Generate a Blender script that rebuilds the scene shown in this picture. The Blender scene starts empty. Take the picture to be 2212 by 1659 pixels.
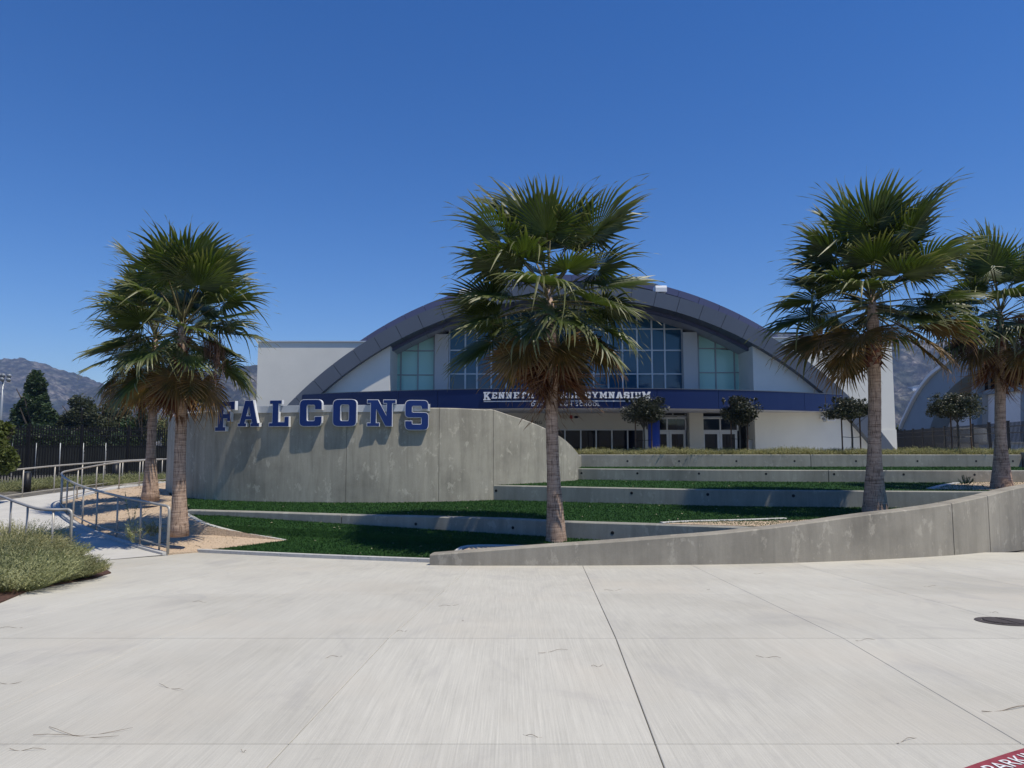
import bpy, bmesh, math, random
from mathutils import Vector, Matrix, noise
from mathutils.geometry import tessellate_polygon
from mathutils.bvhtree import BVHTree
R = math.radians
EYE = 1.6
scene = bpy.context.scene
col = scene.collection

# ------------------------------------------------------------ camera, world, sun, exposure
F_PX, CX, CY = 1533.0, 1106.0, 829.5
PITCH = R(4.87)
cam_d = bpy.data.cameras.new('camera')
cam = bpy.data.objects.new('camera', cam_d); col.objects.link(cam)
cam.location = (0, 0, EYE); cam.rotation_euler = (R(90) + PITCH, 0, 0)
cam_d.sensor_width = 36; cam_d.lens = 36 * F_PX / 2212.0
cam_d.clip_start = 0.1; cam_d.clip_end = 20000
scene.camera = cam

SUN_EL, SUN_AZ = R(65), R(30)          # azimuth measured from +X towards -Y
sdir = Vector((math.cos(SUN_EL) * math.cos(SUN_AZ), -math.cos(SUN_EL) * math.sin(SUN_AZ), math.sin(SUN_EL)))
w = bpy.data.worlds.new('World'); scene.world = w; w.use_nodes = True
nt = w.node_tree; nt.nodes.clear()
sky = nt.nodes.new('ShaderNodeTexSky'); sky.sky_type = 'NISHITA'; sky.sun_disc = False
sky.sun_elevation = SUN_EL; sky.sun_rotation = math.atan2(sdir.x, sdir.y)
sky.air_density = 1.0; sky.dust_density = 0.0; sky.ozone_density = 6.0; sky.altitude = 150
hs = nt.nodes.new('ShaderNodeHueSaturation'); hs.inputs['Saturation'].default_value = 1.26
hs.inputs['Hue'].default_value = 0.510
bg = nt.nodes.new('ShaderNodeBackground'); bg.inputs[1].default_value = 0.124
wo = nt.nodes.new('ShaderNodeOutputWorld')
nt.links.new(sky.outputs[0], hs.inputs['Color']); nt.links.new(hs.outputs[0], bg.inputs[0]); nt.links.new(bg.outputs[0], wo.inputs[0])
sl = bpy.data.lights.new('sun', 'SUN'); sl.energy = 4.5; sl.angle = R(0.5); sl.color = (1, .93, .80)
so = bpy.data.objects.new('sun', sl); col.objects.link(so)
so.rotation_euler = sdir.to_track_quat('Z', 'Y').to_euler(); so.location = (30, -20, 60)
scene.view_settings.view_transform = 'Standard'; scene.view_settings.look = 'None'
scene.view_settings.exposure = 0.0; scene.view_settings.gamma = 1; scene.view_settings.use_curve_mapping = False
scene.cycles.max_bounces = 5; scene.cycles.diffuse_bounces = 2; scene.cycles.glossy_bounces = 3
scene.cycles.transmission_bounces = 4; scene.cycles.transparent_max_bounces = 8; scene.cycles.volume_bounces = 0
scene.cycles.use_denoising = True

# ------------------------------------------------------------ pixel rays (photo shown 2212 px wide)
cp, sp = math.cos(PITCH), math.sin(PITCH)
def ray(u, v):
    x = (u - CX) / F_PX; y = -(v - CY) / F_PX
    return Vector((x, -y * sp + cp, y * cp + sp))
def at_y(u, v, Y):
    d = ray(u, v); t = Y / d.y
    return Vector((d.x * t, Y, d.z * t + EYE))
def at_z(u, v, z):                       # z relative to the eye
    d = ray(u, v); t = z / d.z
    return Vector((d.x * t, d.y * t, z + EYE))
def xu(u, Y):
    return (u - CX) / F_PX * Y / 1.0
def plaza_z(Y):                          # world z
    return EYE - (1.6 + .0294 * Y) if Y < 6.8 else EYE - (1.297 + .074 * Y)
def at_g(u, v):
    d = ray(u, v)
    t = -1.6 / (d.z + .0294 * d.y)
    if t < 0 or t * d.y > 6.8: t = -1.297 / (d.z + .074 * d.y)
    return Vector((d.x * t, d.y * t, d.z * t + EYE))
def at_plane(u, v, p, n):
    d = ray(u, v); o = Vector((0, 0, EYE))
    t = (p - o).dot(n) / d.dot(n)
    return o + d * t

# ------------------------------------------------------------ object helpers
class MB:
    def __init__(s): s.v = []; s.f = []; s.m = []
    def add(s, vs, fs, m=0):
        b = len(s.v); s.v += [tuple(x) for x in vs]
        for f in fs: s.f.append(tuple(i + b for i in f)); s.m.append(m)
        return s
    def box(s, a, b, m=0):
        x0, y0, z0 = a; x1, y1, z1 = b
        vs = [(x0, y0, z0), (x1, y0, z0), (x1, y1, z0), (x0, y1, z0), (x0, y0, z1), (x1, y0, z1), (x1, y1, z1), (x0, y1, z1)]
        return s.add(vs, [(0, 3, 2, 1), (4, 5, 6, 7), (0, 1, 5, 4), (1, 2, 6, 5), (2, 3, 7, 6), (3, 0, 4, 7)], m)
    def prism(s, quad, vec, m=0):        # quad: ring of points, extruded by vec
        n = len(quad); q = [Vector(p) for p in quad]; vec = Vector(vec)
        vs = q + [p + vec for p in q]
        fs = [tuple(range(n))[::-1], tuple(range(n, 2 * n))] + [(i, (i + 1) % n, n + (i + 1) % n, n + i) for i in range(n)]
        return s.add(vs, fs, m)
    def tube(s, pts, rad, n=8, m=0, caps=True):
        pts = [Vector(p) for p in pts]
        if not isinstance(rad, (list, tuple)): rad = [rad] * len(pts)
        rings = []; prev = None
        for i, p in enumerate(pts):
            d = (pts[min(i + 1, len(pts) - 1)] - pts[max(i - 1, 0)])
            d = d.normalized() if d.length > 1e-9 else Vector((0, 0, 1))
            if prev is None:
                a = d.cross(Vector((0, 0, 1)));
                if a.length < .1: a = d.cross(Vector((1, 0, 0)))
            else: a = prev - d * prev.dot(d)
            a.normalize(); prev = a; b = d.cross(a)
            rings.append([p + (a * math.cos(k * 2 * math.pi / n) + b * math.sin(k * 2 * math.pi / n)) * rad[i] for k in range(n)])
        vs = [q for r in rings for q in r]; fs = []
        for i in range(len(pts) - 1):
            for k in range(n):
                fs.append((i * n + k, i * n + (k + 1) % n, (i + 1) * n + (k + 1) % n, (i + 1) * n + k))
        if caps: fs += [tuple(range(n))[::-1], tuple((len(pts) - 1) * n + k for k in range(n))]
        return s.add(vs, fs, m)
    def mesh(s, name, mats, smooth=False):
        me = bpy.data.meshes.new(name); me.from_pydata(s.v, [], s.f)
        if not isinstance(mats, (list, tuple)): mats = [mats]
        for k in mats: me.materials.append(k)
        if len(mats) > 1: me.polygons.foreach_set('material_index', s.m)
        if smooth: me.polygons.foreach_set('use_smooth', [True] * len(s.f))
        me.update(); return me
def wloc(o):
    l = Vector(o.location)
    while o.parent: o = o.parent; l = l + Vector(o.location)
    return l
def obj(name, mb, mats, parent=None, smooth=False, label=None, kind=None):
    me = mb.mesh(name, mats, smooth) if isinstance(mb, MB) else mb
    o = bpy.data.objects.new(name, me); col.objects.link(o)
    if parent is not None: o.parent = parent; o.location = -wloc(parent)
    if label: o['label'] = label
    if kind: o['kind'] = kind
    return o
def recenter(o, base):
    """move the origin of a world-space mesh to base"""
    base = Vector(base); o.data.transform(Matrix.Translation(-base)); o.location = Vector(o.location) + base
def thing(name, label, cat, loc=(0, 0, 0), group=None, rz=0):
    o = bpy.data.objects.new(name, None); col.objects.link(o); o.location = loc; o.rotation_euler = (0, 0, rz)
    o.empty_display_size = .2
    o['label'] = label; o['category'] = cat
    if group: o['group'] = group
    return o
def tag(o, label, cat, group=None):
    o['label'] = label; o['category'] = cat
    if group: o['group'] = group
    return o
def struct(name, mb, mats, smooth=False, label=None):
    o = obj(name, mb, mats, None, smooth); o['kind'] = 'structure'
    if label: o['label'] = label
    return o

# ------------------------------------------------------------ materials
def new_mat(name):
    m = bpy.data.materials.new(name); m.use_nodes = True
    n = m.node_tree.nodes; l = m.node_tree.links
    p = n['Principled BSDF']; p.inputs['Specular IOR Level'].default_value = .3
    return m, n, l, p
def coords(n, l, scale=(1, 1, 1), kind='pos'):
    mp = n.new('ShaderNodeMapping'); mp.inputs['Scale'].default_value = scale
    if kind == 'pos': g = n.new('ShaderNodeNewGeometry'); l.new(g.outputs['Position'], mp.inputs[0])
    else: g = n.new('ShaderNodeTexCoord'); l.new(g.outputs['Object'], mp.inputs[0])
    return mp.outputs[0]
def nz(n, l, vec, scale, detail=5, rough=.6, dist=0):
    t = n.new('ShaderNodeTexNoise'); t.inputs['Scale'].default_value = scale; t.inputs['Detail'].default_value = detail
    t.inputs['Roughness'].default_value = rough; t.inputs['Distortion'].default_value = dist
    l.new(vec, t.inputs['Vector']); return t.outputs['Fac']
def ramp(n, l, fac, stops):
    r = n.new('ShaderNodeValToRGB'); e = r.color_ramp.elements
    while len(e) < len(stops): e.new(.5)
    for i, (p, c) in enumerate(stops):
        e[i].position = p; e[i].color = (c, c, c, 1) if isinstance(c, (int, float)) else (*c, 1)
    l.new(fac, r.inputs[0]); return r.outputs[0]
def mixc(n, l, fac, a, b, mode='MIX'):
    m = n.new('ShaderNodeMix'); m.data_type = 'RGBA'; m.blend_type = mode
    if isinstance(fac, (int, float)): m.inputs[0].default_value = fac
    else: l.new(fac, m.inputs[0])
    for k, c in ((6, a), (7, b)):
        if isinstance(c, tuple): m.inputs[k].default_value = (*c, 1)
        else: l.new(c, m.inputs[k])
    return m.outputs[2]
def bump(n, l, p, h, strength=.3, dist=.01):
    b = n.new('ShaderNodeBump'); b.inputs['Strength'].default_value = strength; b.inputs['Distance'].default_value = dist
    l.new(h, b.inputs['Height']); l.new(b.outputs[0], p.inputs['Normal'])
def flat(name, c, rough=.6, metal=0, var=.12, vscale=3, spec=.3):
    m, n, l, p = new_mat(name)
    f = nz(n, l, coords(n, l), vscale, 4)
    lo = tuple(x * (1 - var) for x in c); hi = tuple(min(1, x * (1 + var)) for x in c)
    l.new(ramp(n, l, f, [(.3, lo), (.7, hi)]), p.inputs['Base Color'])
    p.inputs['Roughness'].default_value = rough; p.inputs['Metallic'].default_value = metal
    p.inputs['Specular IOR Level'].default_value = spec
    return m
def concrete(name, base, dark=.72, light=1.25, streak=.5, blotch=.4):
    m, n, l, p = new_mat(name)
    pos = coords(n, l)
    big = nz(n, l, pos, .55, 6, .62)
    c = ramp(n, l, big, [(.28, tuple(x * dark for x in base)), (.52, base), (.75, tuple(x * (1 + (light - 1) * .6) for x in base))])
    sv = coords(n, l, (3.2, 3.2, .28))
    s = nz(n, l, sv, 1.3, 6, .65, .6)
    c = mixc(n, l, streak, c, ramp(n, l, s, [(.3, .62), (.6, 1.0), (.8, 1.12)]), 'MULTIPLY')
    bl = nz(n, l, coords(n, l, (1.6, 1.6, 1.0)), 1.9, 8, .75, .25)
    sp_ = ramp(n, l, bl, [(.57, 0.0), (.62, blotch), (.7, blotch * .5)])
    c = mixc(n, l, sp_, c, tuple(min(1, x * light * 1.25) for x in base))
    # fine efflorescence drips
    dv = coords(n, l, (9, 9, .5)); d2 = nz(n, l, dv, 1, 3, .5)
    d3 = ramp(n, l, d2, [(.72, 0.0), (.76, .25 * streak)])
    c = mixc(n, l, d3, c, tuple(min(1, x * 1.7) for x in base))
    fine = nz(n, l, pos, 40, 4, .7)
    c = mixc(n, l, .5, c, ramp(n, l, fine, [(.3, .85), (.7, 1.12)]), 'MULTIPLY')
    l.new(c, p.inputs['Base Color']); p.inputs['Roughness'].default_value = .82
    bump(n, l, p, fine, .25, .006)
    return m
M = {}
M['wall_conc'] = concrete('cast_concrete', (.41, .385, .318), .64, 1.35, .7, .45)
M['terrace'] = concrete('terrace_concrete', (.31, .303, .265), .75, 1.3, .5, .35)
M['front_conc'] = concrete('front_wall_concrete', (.315, .288, .235), .66, 1.35, .5, .42)
M['kerb'] = flat('kerb_concrete', (.5, .49, .46), .85, vscale=9)
M['path'] = flat('path_concrete', (.50, .485, .445), .85, var=.08, vscale=1.4)
M['joint'] = flat('joint_dark', (.13, .12, .11), .9)
M['pjoint'] = flat('joint_filler', (.31, .29, .25), .95)

def plaza_mat():
    m, n, l, p = new_mat('broomed_concrete')
    oi = n.new('ShaderNodeObjectInfo')
    pos = coords(n, l)
    g = n.new('ShaderNodeNewGeometry')
    rot = n.new('ShaderNodeMapping'); rot.inputs['Rotation'].default_value = (0, 0, R(3.2))
    rot.inputs['Scale'].default_value = (1, .012, 0); l.new(g.outputs['Position'], rot.inputs[0])
    big = nz(n, l, pos, .33, 5, .55, .4)
    c = ramp(n, l, big, [(.25, (.455, .432, .365)), (.5, (.53, .508, .437)), (.75, (.565, .545, .468))])
    st = nz(n, l, rot.outputs[0], 24, 6, .72)
    c = mixc(n, l, .5, c, ramp(n, l, st, [(.25, .84), (.5, .98), (.75, 1.06)]), 'MULTIPLY')
    c = mixc(n, l, .5, c, ramp(n, l, nz(n, l, coords(n, l, (1, .35, 1)), 2.6, 8, .75, .3), [(.3, .86), (.5, 1.0), (.7, 1.06)]), 'MULTIPLY')
    c = mixc(n, l, .45, c, ramp(n, l, nz(n, l, pos, 130, 3, .8), [(.3, .85), (.7, 1.12)]), 'MULTIPLY')
    st2 = nz(n, l, rot.outputs[0], 95, 3, .7)
    c = mixc(n, l, .6, c, ramp(n, l, st2, [(.3, .80), (.7, 1.12)]), 'MULTIPLY')
    tint = nz(n, l, pos, .5, 4, .6)
    c = mixc(n, l, ramp(n, l, tint, [(.5, 0.0), (.74, .6)]), c, (.53, .485, .40))
    t2 = nz(n, l, coords(n, l, (1, .5, 1)), 1.1, 6, .7, .8)
    c = mixc(n, l, ramp(n, l, t2, [(.54, 0.0), (.74, .6)]), c, (.375, .36, .33))
    sp_ = nz(n, l, pos, 7, 3, .5)
    c = mixc(n, l, ramp(n, l, sp_, [(.72, 0.0), (.78, .3)]), c, (.3, .28, .25))
    # slab to slab shade
    mr = n.new('ShaderNodeMapRange'); mr.inputs[3].default_value = .955; mr.inputs[4].default_value = 1.015
    l.new(oi.outputs['Random'], mr.inputs[0])
    c = mixc(n, l, 1.0, c, mr.outputs[0], 'MULTIPLY')
    l.new(c, p.inputs['Base Color']); p.inputs['Roughness'].default_value = .78
    bump(n, l, p, st2, .25, .004)
    return m
M['plaza'] = plaza_mat()

def turf_mat(name, a, b):
    m, n, l, p = new_mat(name)
    pos = coords(n, l)
    f = nz(n, l, pos, 55, 3, .8); g = nz(n, l, pos, 1.2, 5, .6)
    c = ramp(n, l, f, [(.25, a), (.75, b)])
    c = mixc(n, l, .6, c, ramp(n, l, g, [(.3, .78), (.7, 1.2)]), 'MULTIPLY')
    l.new(c, p.inputs['Base Color']); p.inputs['Roughness'].default_value = .75
    p.inputs['Specular IOR Level'].default_value = .12
    bump(n, l, p, f, .8, .02)
    return m
M['turf'] = turf_mat('artificial_turf', (.009, .031, .006), (.033, .088, .022))
M['blade'] = turf_mat('turf_blades', (.017, .050, .012), (.052, .13, .034))
def gravel_mat():
    m, n, l, p = new_mat('decomposed_granite')
    pos = coords(n, l)
    v = n.new('ShaderNodeTexVoronoi'); v.inputs['Scale'].default_value = 45; l.new(pos, v.inputs['Vector'])
    f = nz(n, l, pos, 1.5, 6, .7); f2 = nz(n, l, pos, 28, 4, .75)
    c = ramp(n, l, f2, [(.25, (.33, .235, .155)), (.5, (.56, .43, .30)), (.8, (.70, .57, .43))])
    c = mixc(n, l, .6, c, ramp(n, l, f, [(.3, .82), (.7, 1.1)]), 'MULTIPLY')
    l.new(c, p.inputs['Base Color']); p.inputs['Roughness'].default_value = .95
    bump(n, l, p, v.outputs['Distance'], .8, .02)
    return m
M['gravel'] = gravel_mat()
M['mulch'] = flat('bark_mulch', (.085, .045, .03), .95, var=.6, vscale=25)
M['earth'] = flat('dry_earth', (.13, .12, .10), .95, var=.3, vscale=2)
M['steel'] = flat('galvanised_steel', (.42, .395, .35), .5, .35, .08, 12)
M['stucco'] = flat('white_stucco', (.77, .75, .665), .9, 0, .035, .8)
M['stucco2'] = flat('cream_stucco', (.60, .58, .51), .9, 0, .035, .8)
M['pier'] = flat('grey_stucco', (.58, .57, .55), .9, 0, .03, .8)
M['arch'] = flat('blue_grey_metal_panel', (.108, .126, .158), .45, .15, .05, .5)
M['arch2'] = flat('dark_blue_metal_panel', (.105, .115, .20), .45, .15, .05, .5)
M['soffit'] = flat('grey_soffit_panel', (.42, .43, .47), .5, .1, .04, .5)
M['roof'] = flat('dark_roof_metal', (.06, .065, .085), .5, .2, .05, .5)
M['navy'] = flat('navy_fascia', (.004, .015, .082), .38, 0, .06, .4, .4)
M['navy_letter'] = flat('navy_letter_face', (.006, .03, .165), .42, 0, .1, 1.5, .35)
M['white'] = flat('white_enamel', (.78, .79, .80), .45, 0, .03)
M['alu'] = flat('aluminium_frame', (.56, .58, .60), .4, .3, .03)
M['dalu'] = flat('grey_frame', (.34, .36, .37), .4, .3, .03)
M['black'] = flat('black_powder_coat', (.012, .012, .014), .45, 0, .1)
M['screen'] = flat('dark_windscreen', (.016, .019, .018), .9, 0, .3, 1)
M['colblue'] = flat('blue_column_paint', (.012, .04, .25), .45, 0, .05)
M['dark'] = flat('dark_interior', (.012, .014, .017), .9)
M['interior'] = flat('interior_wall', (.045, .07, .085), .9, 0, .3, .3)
M['red'] = flat('red_enamel', (.35, .02, .025), .5)
M['beige'] = flat('beige_plastic', (.45, .43, .36), .6)
M['redpaint'] = flat('red_kerb_paint', (.26, .045, .06), .75, 0, .25, 9)
M['whitepaint'] = flat('white_road_paint', (.72, .71, .70), .75, 0, .1, 14)
M['iron'] = flat('cast_iron', (.10, .085, .078), .7, .3, .2, 12)
M['wood'] = flat('stake_wood', (.14, .085, .055), .9, 0, .2, 8)
M['bark'] = flat('thin_bark', (.11, .09, .07), .9, 0, .25, 8)
M['straw'] = flat('dry_fibre', (.20, .16, .12), .9, 0, .3, 8)
M['fleck'] = flat('pale_litter', (.50, .44, .30), .9, 0, .3, 8)
M['palegrey'] = flat('pale_grey_concrete', (.40, .41, .41), .9, 0, .04, .6)
M['bluegrey'] = flat('blue_grey_paint_and_shade', (.26, .32, .37), .8, 0, .04, .6)  # on the hall arch, soffit shade is put into this colour

def glass_mat(name, tint, refl=.9, rough=.03, back=.4, base=(.01, .03, .05)):
    """see-through tinted pane: fresnel mirror over part transparent, part body colour"""
    m, n, l, p = new_mat(name); n.remove(p)
    out = n['Material Output']
    tr = n.new('ShaderNodeBsdfTransparent'); tr.inputs[0].default_value = (*tint, 1)
    df = n.new('ShaderNodeBsdfDiffuse'); df.inputs[0].default_value = (*base, 1)
    m1 = n.new('ShaderNodeMixShader'); m1.inputs[0].default_value = back
    l.new(tr.outputs[0], m1.inputs[1]); l.new(df.outputs[0], m1.inputs[2])
    gl = n.new('ShaderNodeBsdfGlossy'); gl.inputs['Roughness'].default_value = rough; gl.inputs[0].default_value = (refl, refl, refl, 1)
    fr = n.new('ShaderNodeFresnel'); fr.inputs[0].default_value = 1.5
    b = n.new('ShaderNodeBump'); b.inputs['Strength'].default_value = .04; b.inputs['Distance'].default_value = .05
    l.new(nz(n, l, coords(n, l), .7, 2), b.inputs['Height']); l.new(b.outputs[0], gl.inputs['Normal'])
    m2 = n.new('ShaderNodeMixShader'); l.new(fr.outputs[0], m2.inputs[0]); l.new(m1.outputs[0], m2.inputs[1]); l.new(gl.outputs[0], m2.inputs[2])
    l.new(m2.outputs[0], out.inputs[0])
    return m
M['glass'] = glass_mat('tinted_glass', (.30, .48, .58), 1.0, .03, .65, (.03, .125, .23))
M['glass_dark'] = glass_mat('dark_glass', (.2, .25, .28), .9, .03, .5, (.008, .012, .016))
M['glass_teal'] = glass_mat('obscured_teal_glass', (.3, .5, .45), .8, .12, .92, (.52, .86, .76))

def leaf_mat(name, c1, c2, tipc=None, trans=.3, rough=.45, use_tip=False, spec=.35):
    m, n, l, p = new_mat(name)
    out = n['Material Output']
    oi = n.new('ShaderNodeObjectInfo'); g = n.new('ShaderNodeNewGeometry')
    f = nz(n, l, coords(n, l), 3.0, 3, .6)
    c = ramp(n, l, f, [(.3, c1), (.7, c2)])
    rv = n.new('ShaderNodeMapRange'); rv.inputs[3].default_value = .75; rv.inputs[4].default_value = 1.25
    l.new(oi.outputs['Random'], rv.inputs[0]); c = mixc(n, l, 1.0, c, rv.outputs[0], 'MULTIPLY')
    rv2 = n.new('ShaderNodeMapRange'); rv2.inputs[3].default_value = .65; rv2.inputs[4].default_value = 1.35
    l.new(g.outputs['Random Per Island'], rv2.inputs[0]); c = mixc(n, l, .8, c, rv2.outputs[0], 'MULTIPLY')
    if use_tip:
        a = n.new('ShaderNodeAttribute'); a.attribute_name = 'tip'
        c = mixc(n, l, ramp(n, l, a.outputs['Fac'], [(.62, 0.0), (1.0, .8)]), c, tipc)
    l.new(c, p.inputs['Base Color']); p.inputs['Roughness'].default_value = rough; p.inputs['Specular IOR Level'].default_value = spec
    t = n.new('ShaderNodeBsdfTranslucent'); l.new(mixc(n, l, 1.0, c, (1.5, 1.7, .8), 'MULTIPLY'), t.inputs[0])
    mx = n.new('ShaderNodeMixShader'); mx.inputs[0].default_value = trans
    l.new(p.outputs[0], mx.inputs[1]); l.new(t.outputs[0], mx.inputs[2]); l.new(mx.outputs[0], out.inputs[0])
    return m
M['frond'] = leaf_mat('palm_leaf', (.031, .052, .010), (.072, .098, .020), (.24, .23, .10), .22, .42, True, .4)
M['frond_y'] = leaf_mat('yellowing_palm_leaf', (.06, .055, .012), (.19, .10, .028), (.32, .19, .09), .3, .5, True)
M['frond_d'] = leaf_mat('dry_palm_leaf', (.095, .030, .012), (.19, .078, .038), (.27, .17, .11), .2, .8, True, .1)
M['petiole'] = flat('palm_stalk', (.10, .085, .03), .55, 0, .25, 4)
M['fruit'] = flat('dry_fruit_stalks', (.13, .075, .05), .9, 0, .35, 20)
M['boot'] = flat('palm_leaf_bases', (.13, .05, .032), .85, 0, .45, 9)
M['leaf_dark'] = leaf_mat('dark_leaf', (.024, .045, .018), (.050, .078, .030), trans=.2, rough=.5)
M['leaf_olive'] = leaf_mat('olive_leaf', (.050, .062, .030), (.095, .11, .055), trans=.2, rough=.6)
M['leaf_bright'] = leaf_mat('yellow_green_leaf', (.05, .07, .015), (.12, .14, .04), trans=.2, rough=.5)
M['leaf_glossy'] = leaf_mat('glossy_olive_leaf', (.028, .033, .016), (.07, .075, .042), trans=.1, rough=.45, spec=.45)
M['leaf_sage'] = leaf_mat('sage_leaf', (.16, .17, .085), (.31, .31, .165), trans=.2, rough=.7, spec=.1)
M['leaf_straw'] = leaf_mat('straw_green_leaf', (.22, .21, .10), (.40, .37, .20), trans=.2, rough=.7, spec=.1)

def trunk_mat():
    m, n, l, p = new_mat('ringed_palm_trunk')
    pos = coords(n, l, (1, 1, 1), 'obj')
    rings = nz(n, l, coords(n, l, (1.5, 1.5, 22), 'obj'), 1.6, 4, .7, .5)
    crack = nz(n, l, coords(n, l, (22, 22, 2.0), 'obj'), 1.9, 3, .6, .5)
    big = nz(n, l, pos, 1.2, 4, .6)
    c = ramp(n, l, rings, [(.3, (.19, .125, .088)), (.5, (.43, .305, .225)), (.7, (.56, .42, .32))])
    c = mixc(n, l, .75, c, ramp(n, l, crack, [(.38, .3), (.46, 1.0), (.7, 1.12)]), 'MULTIPLY')
    c = mixc(n, l, .7, c, ramp(n, l, big, [(.3, .78), (.7, 1.15)]), 'MULTIPLY')
    l.new(c, p.inputs['Base Color']); p.inputs['Roughness'].default_value = .9; p.inputs['Specular IOR Level'].default_value = .1
    h = mixc(n, l, .5, rings, crack)
    bump(n, l, p, h, .9, .03)
    return m
M['trunk'] = trunk_mat()
def mountain_mat():
    m, n, l, p = new_mat('chaparral_slope')
    pos = coords(n, l)
    a = nz(n, l, pos, .010, 8, .72, .6); b = nz(n, l, pos, .06, 6, .75, .3)
    c = ramp(n, l, a, [(.38, (.016, .022, .016)), (.5, (.05, .05, .040)), (.6, (.13, .115, .095))])
    c = mixc(n, l, .85, c, ramp(n, l, b, [(.40, .25), (.5, .9), (.60, 2.3)]), 'MULTIPLY')
    c = mixc(n, l, ramp(n, l, nz(n, l, pos, .022, 7, .8, 1.0), [(.62, 0.0), (.67, .7)]), c, (.24, .21, .18))
    l.new(c, p.inputs['Base Color']); p.inputs['Roughness'].default_value = 1; p.inputs['Specular IOR Level'].default_value = 0
    return m
M['mount'] = mountain_mat()

# ------------------------------------------------------------ ground and plaza
def under(X, Y):
    if Y < 18: z = plaza_z(Y) - .16 - EYE
    elif Y < 27: z = -2.79 + (Y - 18) / 9 * .55
    elif Y < 30: z = -2.24
    elif Y < 33: z = -2.24 + (Y - 30) / 3 * .46
    else: z = -1.78
    return z + EYE
g = MB(); xs = [-6000, -1500, -300, -80, -40, -25, -15, -8, 0, 8, 15, 25, 40, 80, 300, 1500, 6000]
ys = [-3000, -300, -40, -8, 0, 6.8, 10, 14, 18, 19.5, 21, 24, 27, 30, 33, 40, 80, 200, 600, 1500, 6500]
g.add([(x, y, under(x, y)) for y in ys for x in xs],
      [(j * len(xs) + i, j * len(xs) + i + 1, (j + 1) * len(xs) + i + 1, (j + 1) * len(xs) + i) for j in range(len(ys) - 1) for i in range(len(xs) - 1)])
struct('ground', g, M['earth'])

# plaza: slabs (children) over a joint bed
bed = MB(); yy = [-12, 0, 6.8, 12, 17.5]
bed.add([(x, y, plaza_z(y) - .02) for y in yy for x in (-24, 24)], [(2 * i, 2 * i + 1, 2 * i + 3, 2 * i + 2) for i in range(4)])
plaza = struct('plaza', bed, M['pjoint'])
rows = [-8.6, -4.2, -.2, 4.27, 6.8, 9.9, 13.35, 17.3]
SL = .055
cols_ = [.80 - 3.75 * SL + 2.12 * k for k in range(-10, 11)]
def rowy(r, x): return r if r != 6.8 else 6.8
for j in range(len(rows) - 1):
    for i in range(len(cols_) - 1):
        gl_ = .0034 if i == 10 else .0018; gr_ = .0034 if i == 9 else .0018
        y0, y1 = rows[j] + (.011 if rows[j] == 6.8 else .005), rows[j + 1] - (.011 if rows[j + 1] == 6.8 else .005)
        g_ = 1
        if y0 > 13 and cols_[i] < -14: continue
        pts = []
        for (xc, yc, sx) in ((cols_[i], y0, gl_), (cols_[i + 1], y0, -gr_), (cols_[i + 1], y1, -gr_), (cols_[i], y1, gl_)):
            pts.append(Vector((xc + SL * yc + sx * g_, yc, plaza_z(yc))))
        mb = MB(); top = [p.copy() for p in pts]; c = .004
        cen = sum(pts, Vector()) / 4
        inn = []
        for p in pts:
            q = p.copy(); q.x += c if p.x < cen.x else -c; q.y += c if p.y < cen.y else -c; inn.append(q)
        mid = [p - Vector((0, 0, c)) for p in pts]; low = [p - Vector((0, 0, .06)) for p in pts]
        mb.add(inn + mid + low, [(0, 1, 2, 3)] + [(4 + k, 4 + (k + 1) % 4, (k + 1) % 4, k) for k in range(4)] +
               [(8 + k, 8 + (k + 1) % 4, 4 + (k + 1) % 4, 4 + k) for k in range(4)])
        obj('slab', mb, M['plaza'], plaza)

# ------------------------------------------------------------ ribbons (walls of any plan)
def cat(pts, n=8):
    """Catmull-Rom through tuples of any length"""
    P = [tuple(pts[0])] + [tuple(p) for p in pts] + [tuple(pts[-1])]; out = []
    for i in range(1, len(P) - 2):
        for k in range(n):
            t = k / n
            out.append(tuple(.5 * ((2 * b) + (-a + c) * t + (2 * a - 5 * b + 4 * c - d) * t * t + (-a + 3 * b - 3 * c + d) * t ** 3)
                             for a, b, c, d in zip(P[i - 1], P[i], P[i + 1], P[i + 2])))
    out.append(tuple(pts[-1])); return out
def ribbon(mb, line, thick, c=.02, m=0, flip=1):
    """line: (x, y, zbottom, ztop) along the front; solid behind it"""
    n = len(line); secs = []
    for i in range(n):
        a = line[max(0, i - 1)]; b = line[min(n - 1, i + 1)]
        d = Vector((b[0] - a[0], b[1] - a[1])).normalized(); nn = Vector((-d.y, d.x)) * flip
        x, y, z0, z1 = line[i]
        secs.append([(x, y, z0), (x, y, z1 - c), (x + nn.x * c, y + nn.y * c, z1), (x + nn.x * (thick - c), y + nn.y * (thick - c), z1),
                     (x + nn.x * thick, y + nn.y * thick, z1 - c), (x + nn.x * thick, y + nn.y * thick, z0)])
    vs = [p for s in secs for p in s]; fs = []
    for i in range(n - 1):
        for k in range(6):
            q = (i * 6 + k, (i + 1) * 6 + k, (i + 1) * 6 + (k + 1) % 6, i * 6 + (k + 1) % 6)
            fs.append(q[::-1] if flip < 0 else q)
    fs += [tuple(range(6)), tuple((n - 1) * 6 + k for k in range(6))[::-1]]
    return mb.add(vs, fs, m)
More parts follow.
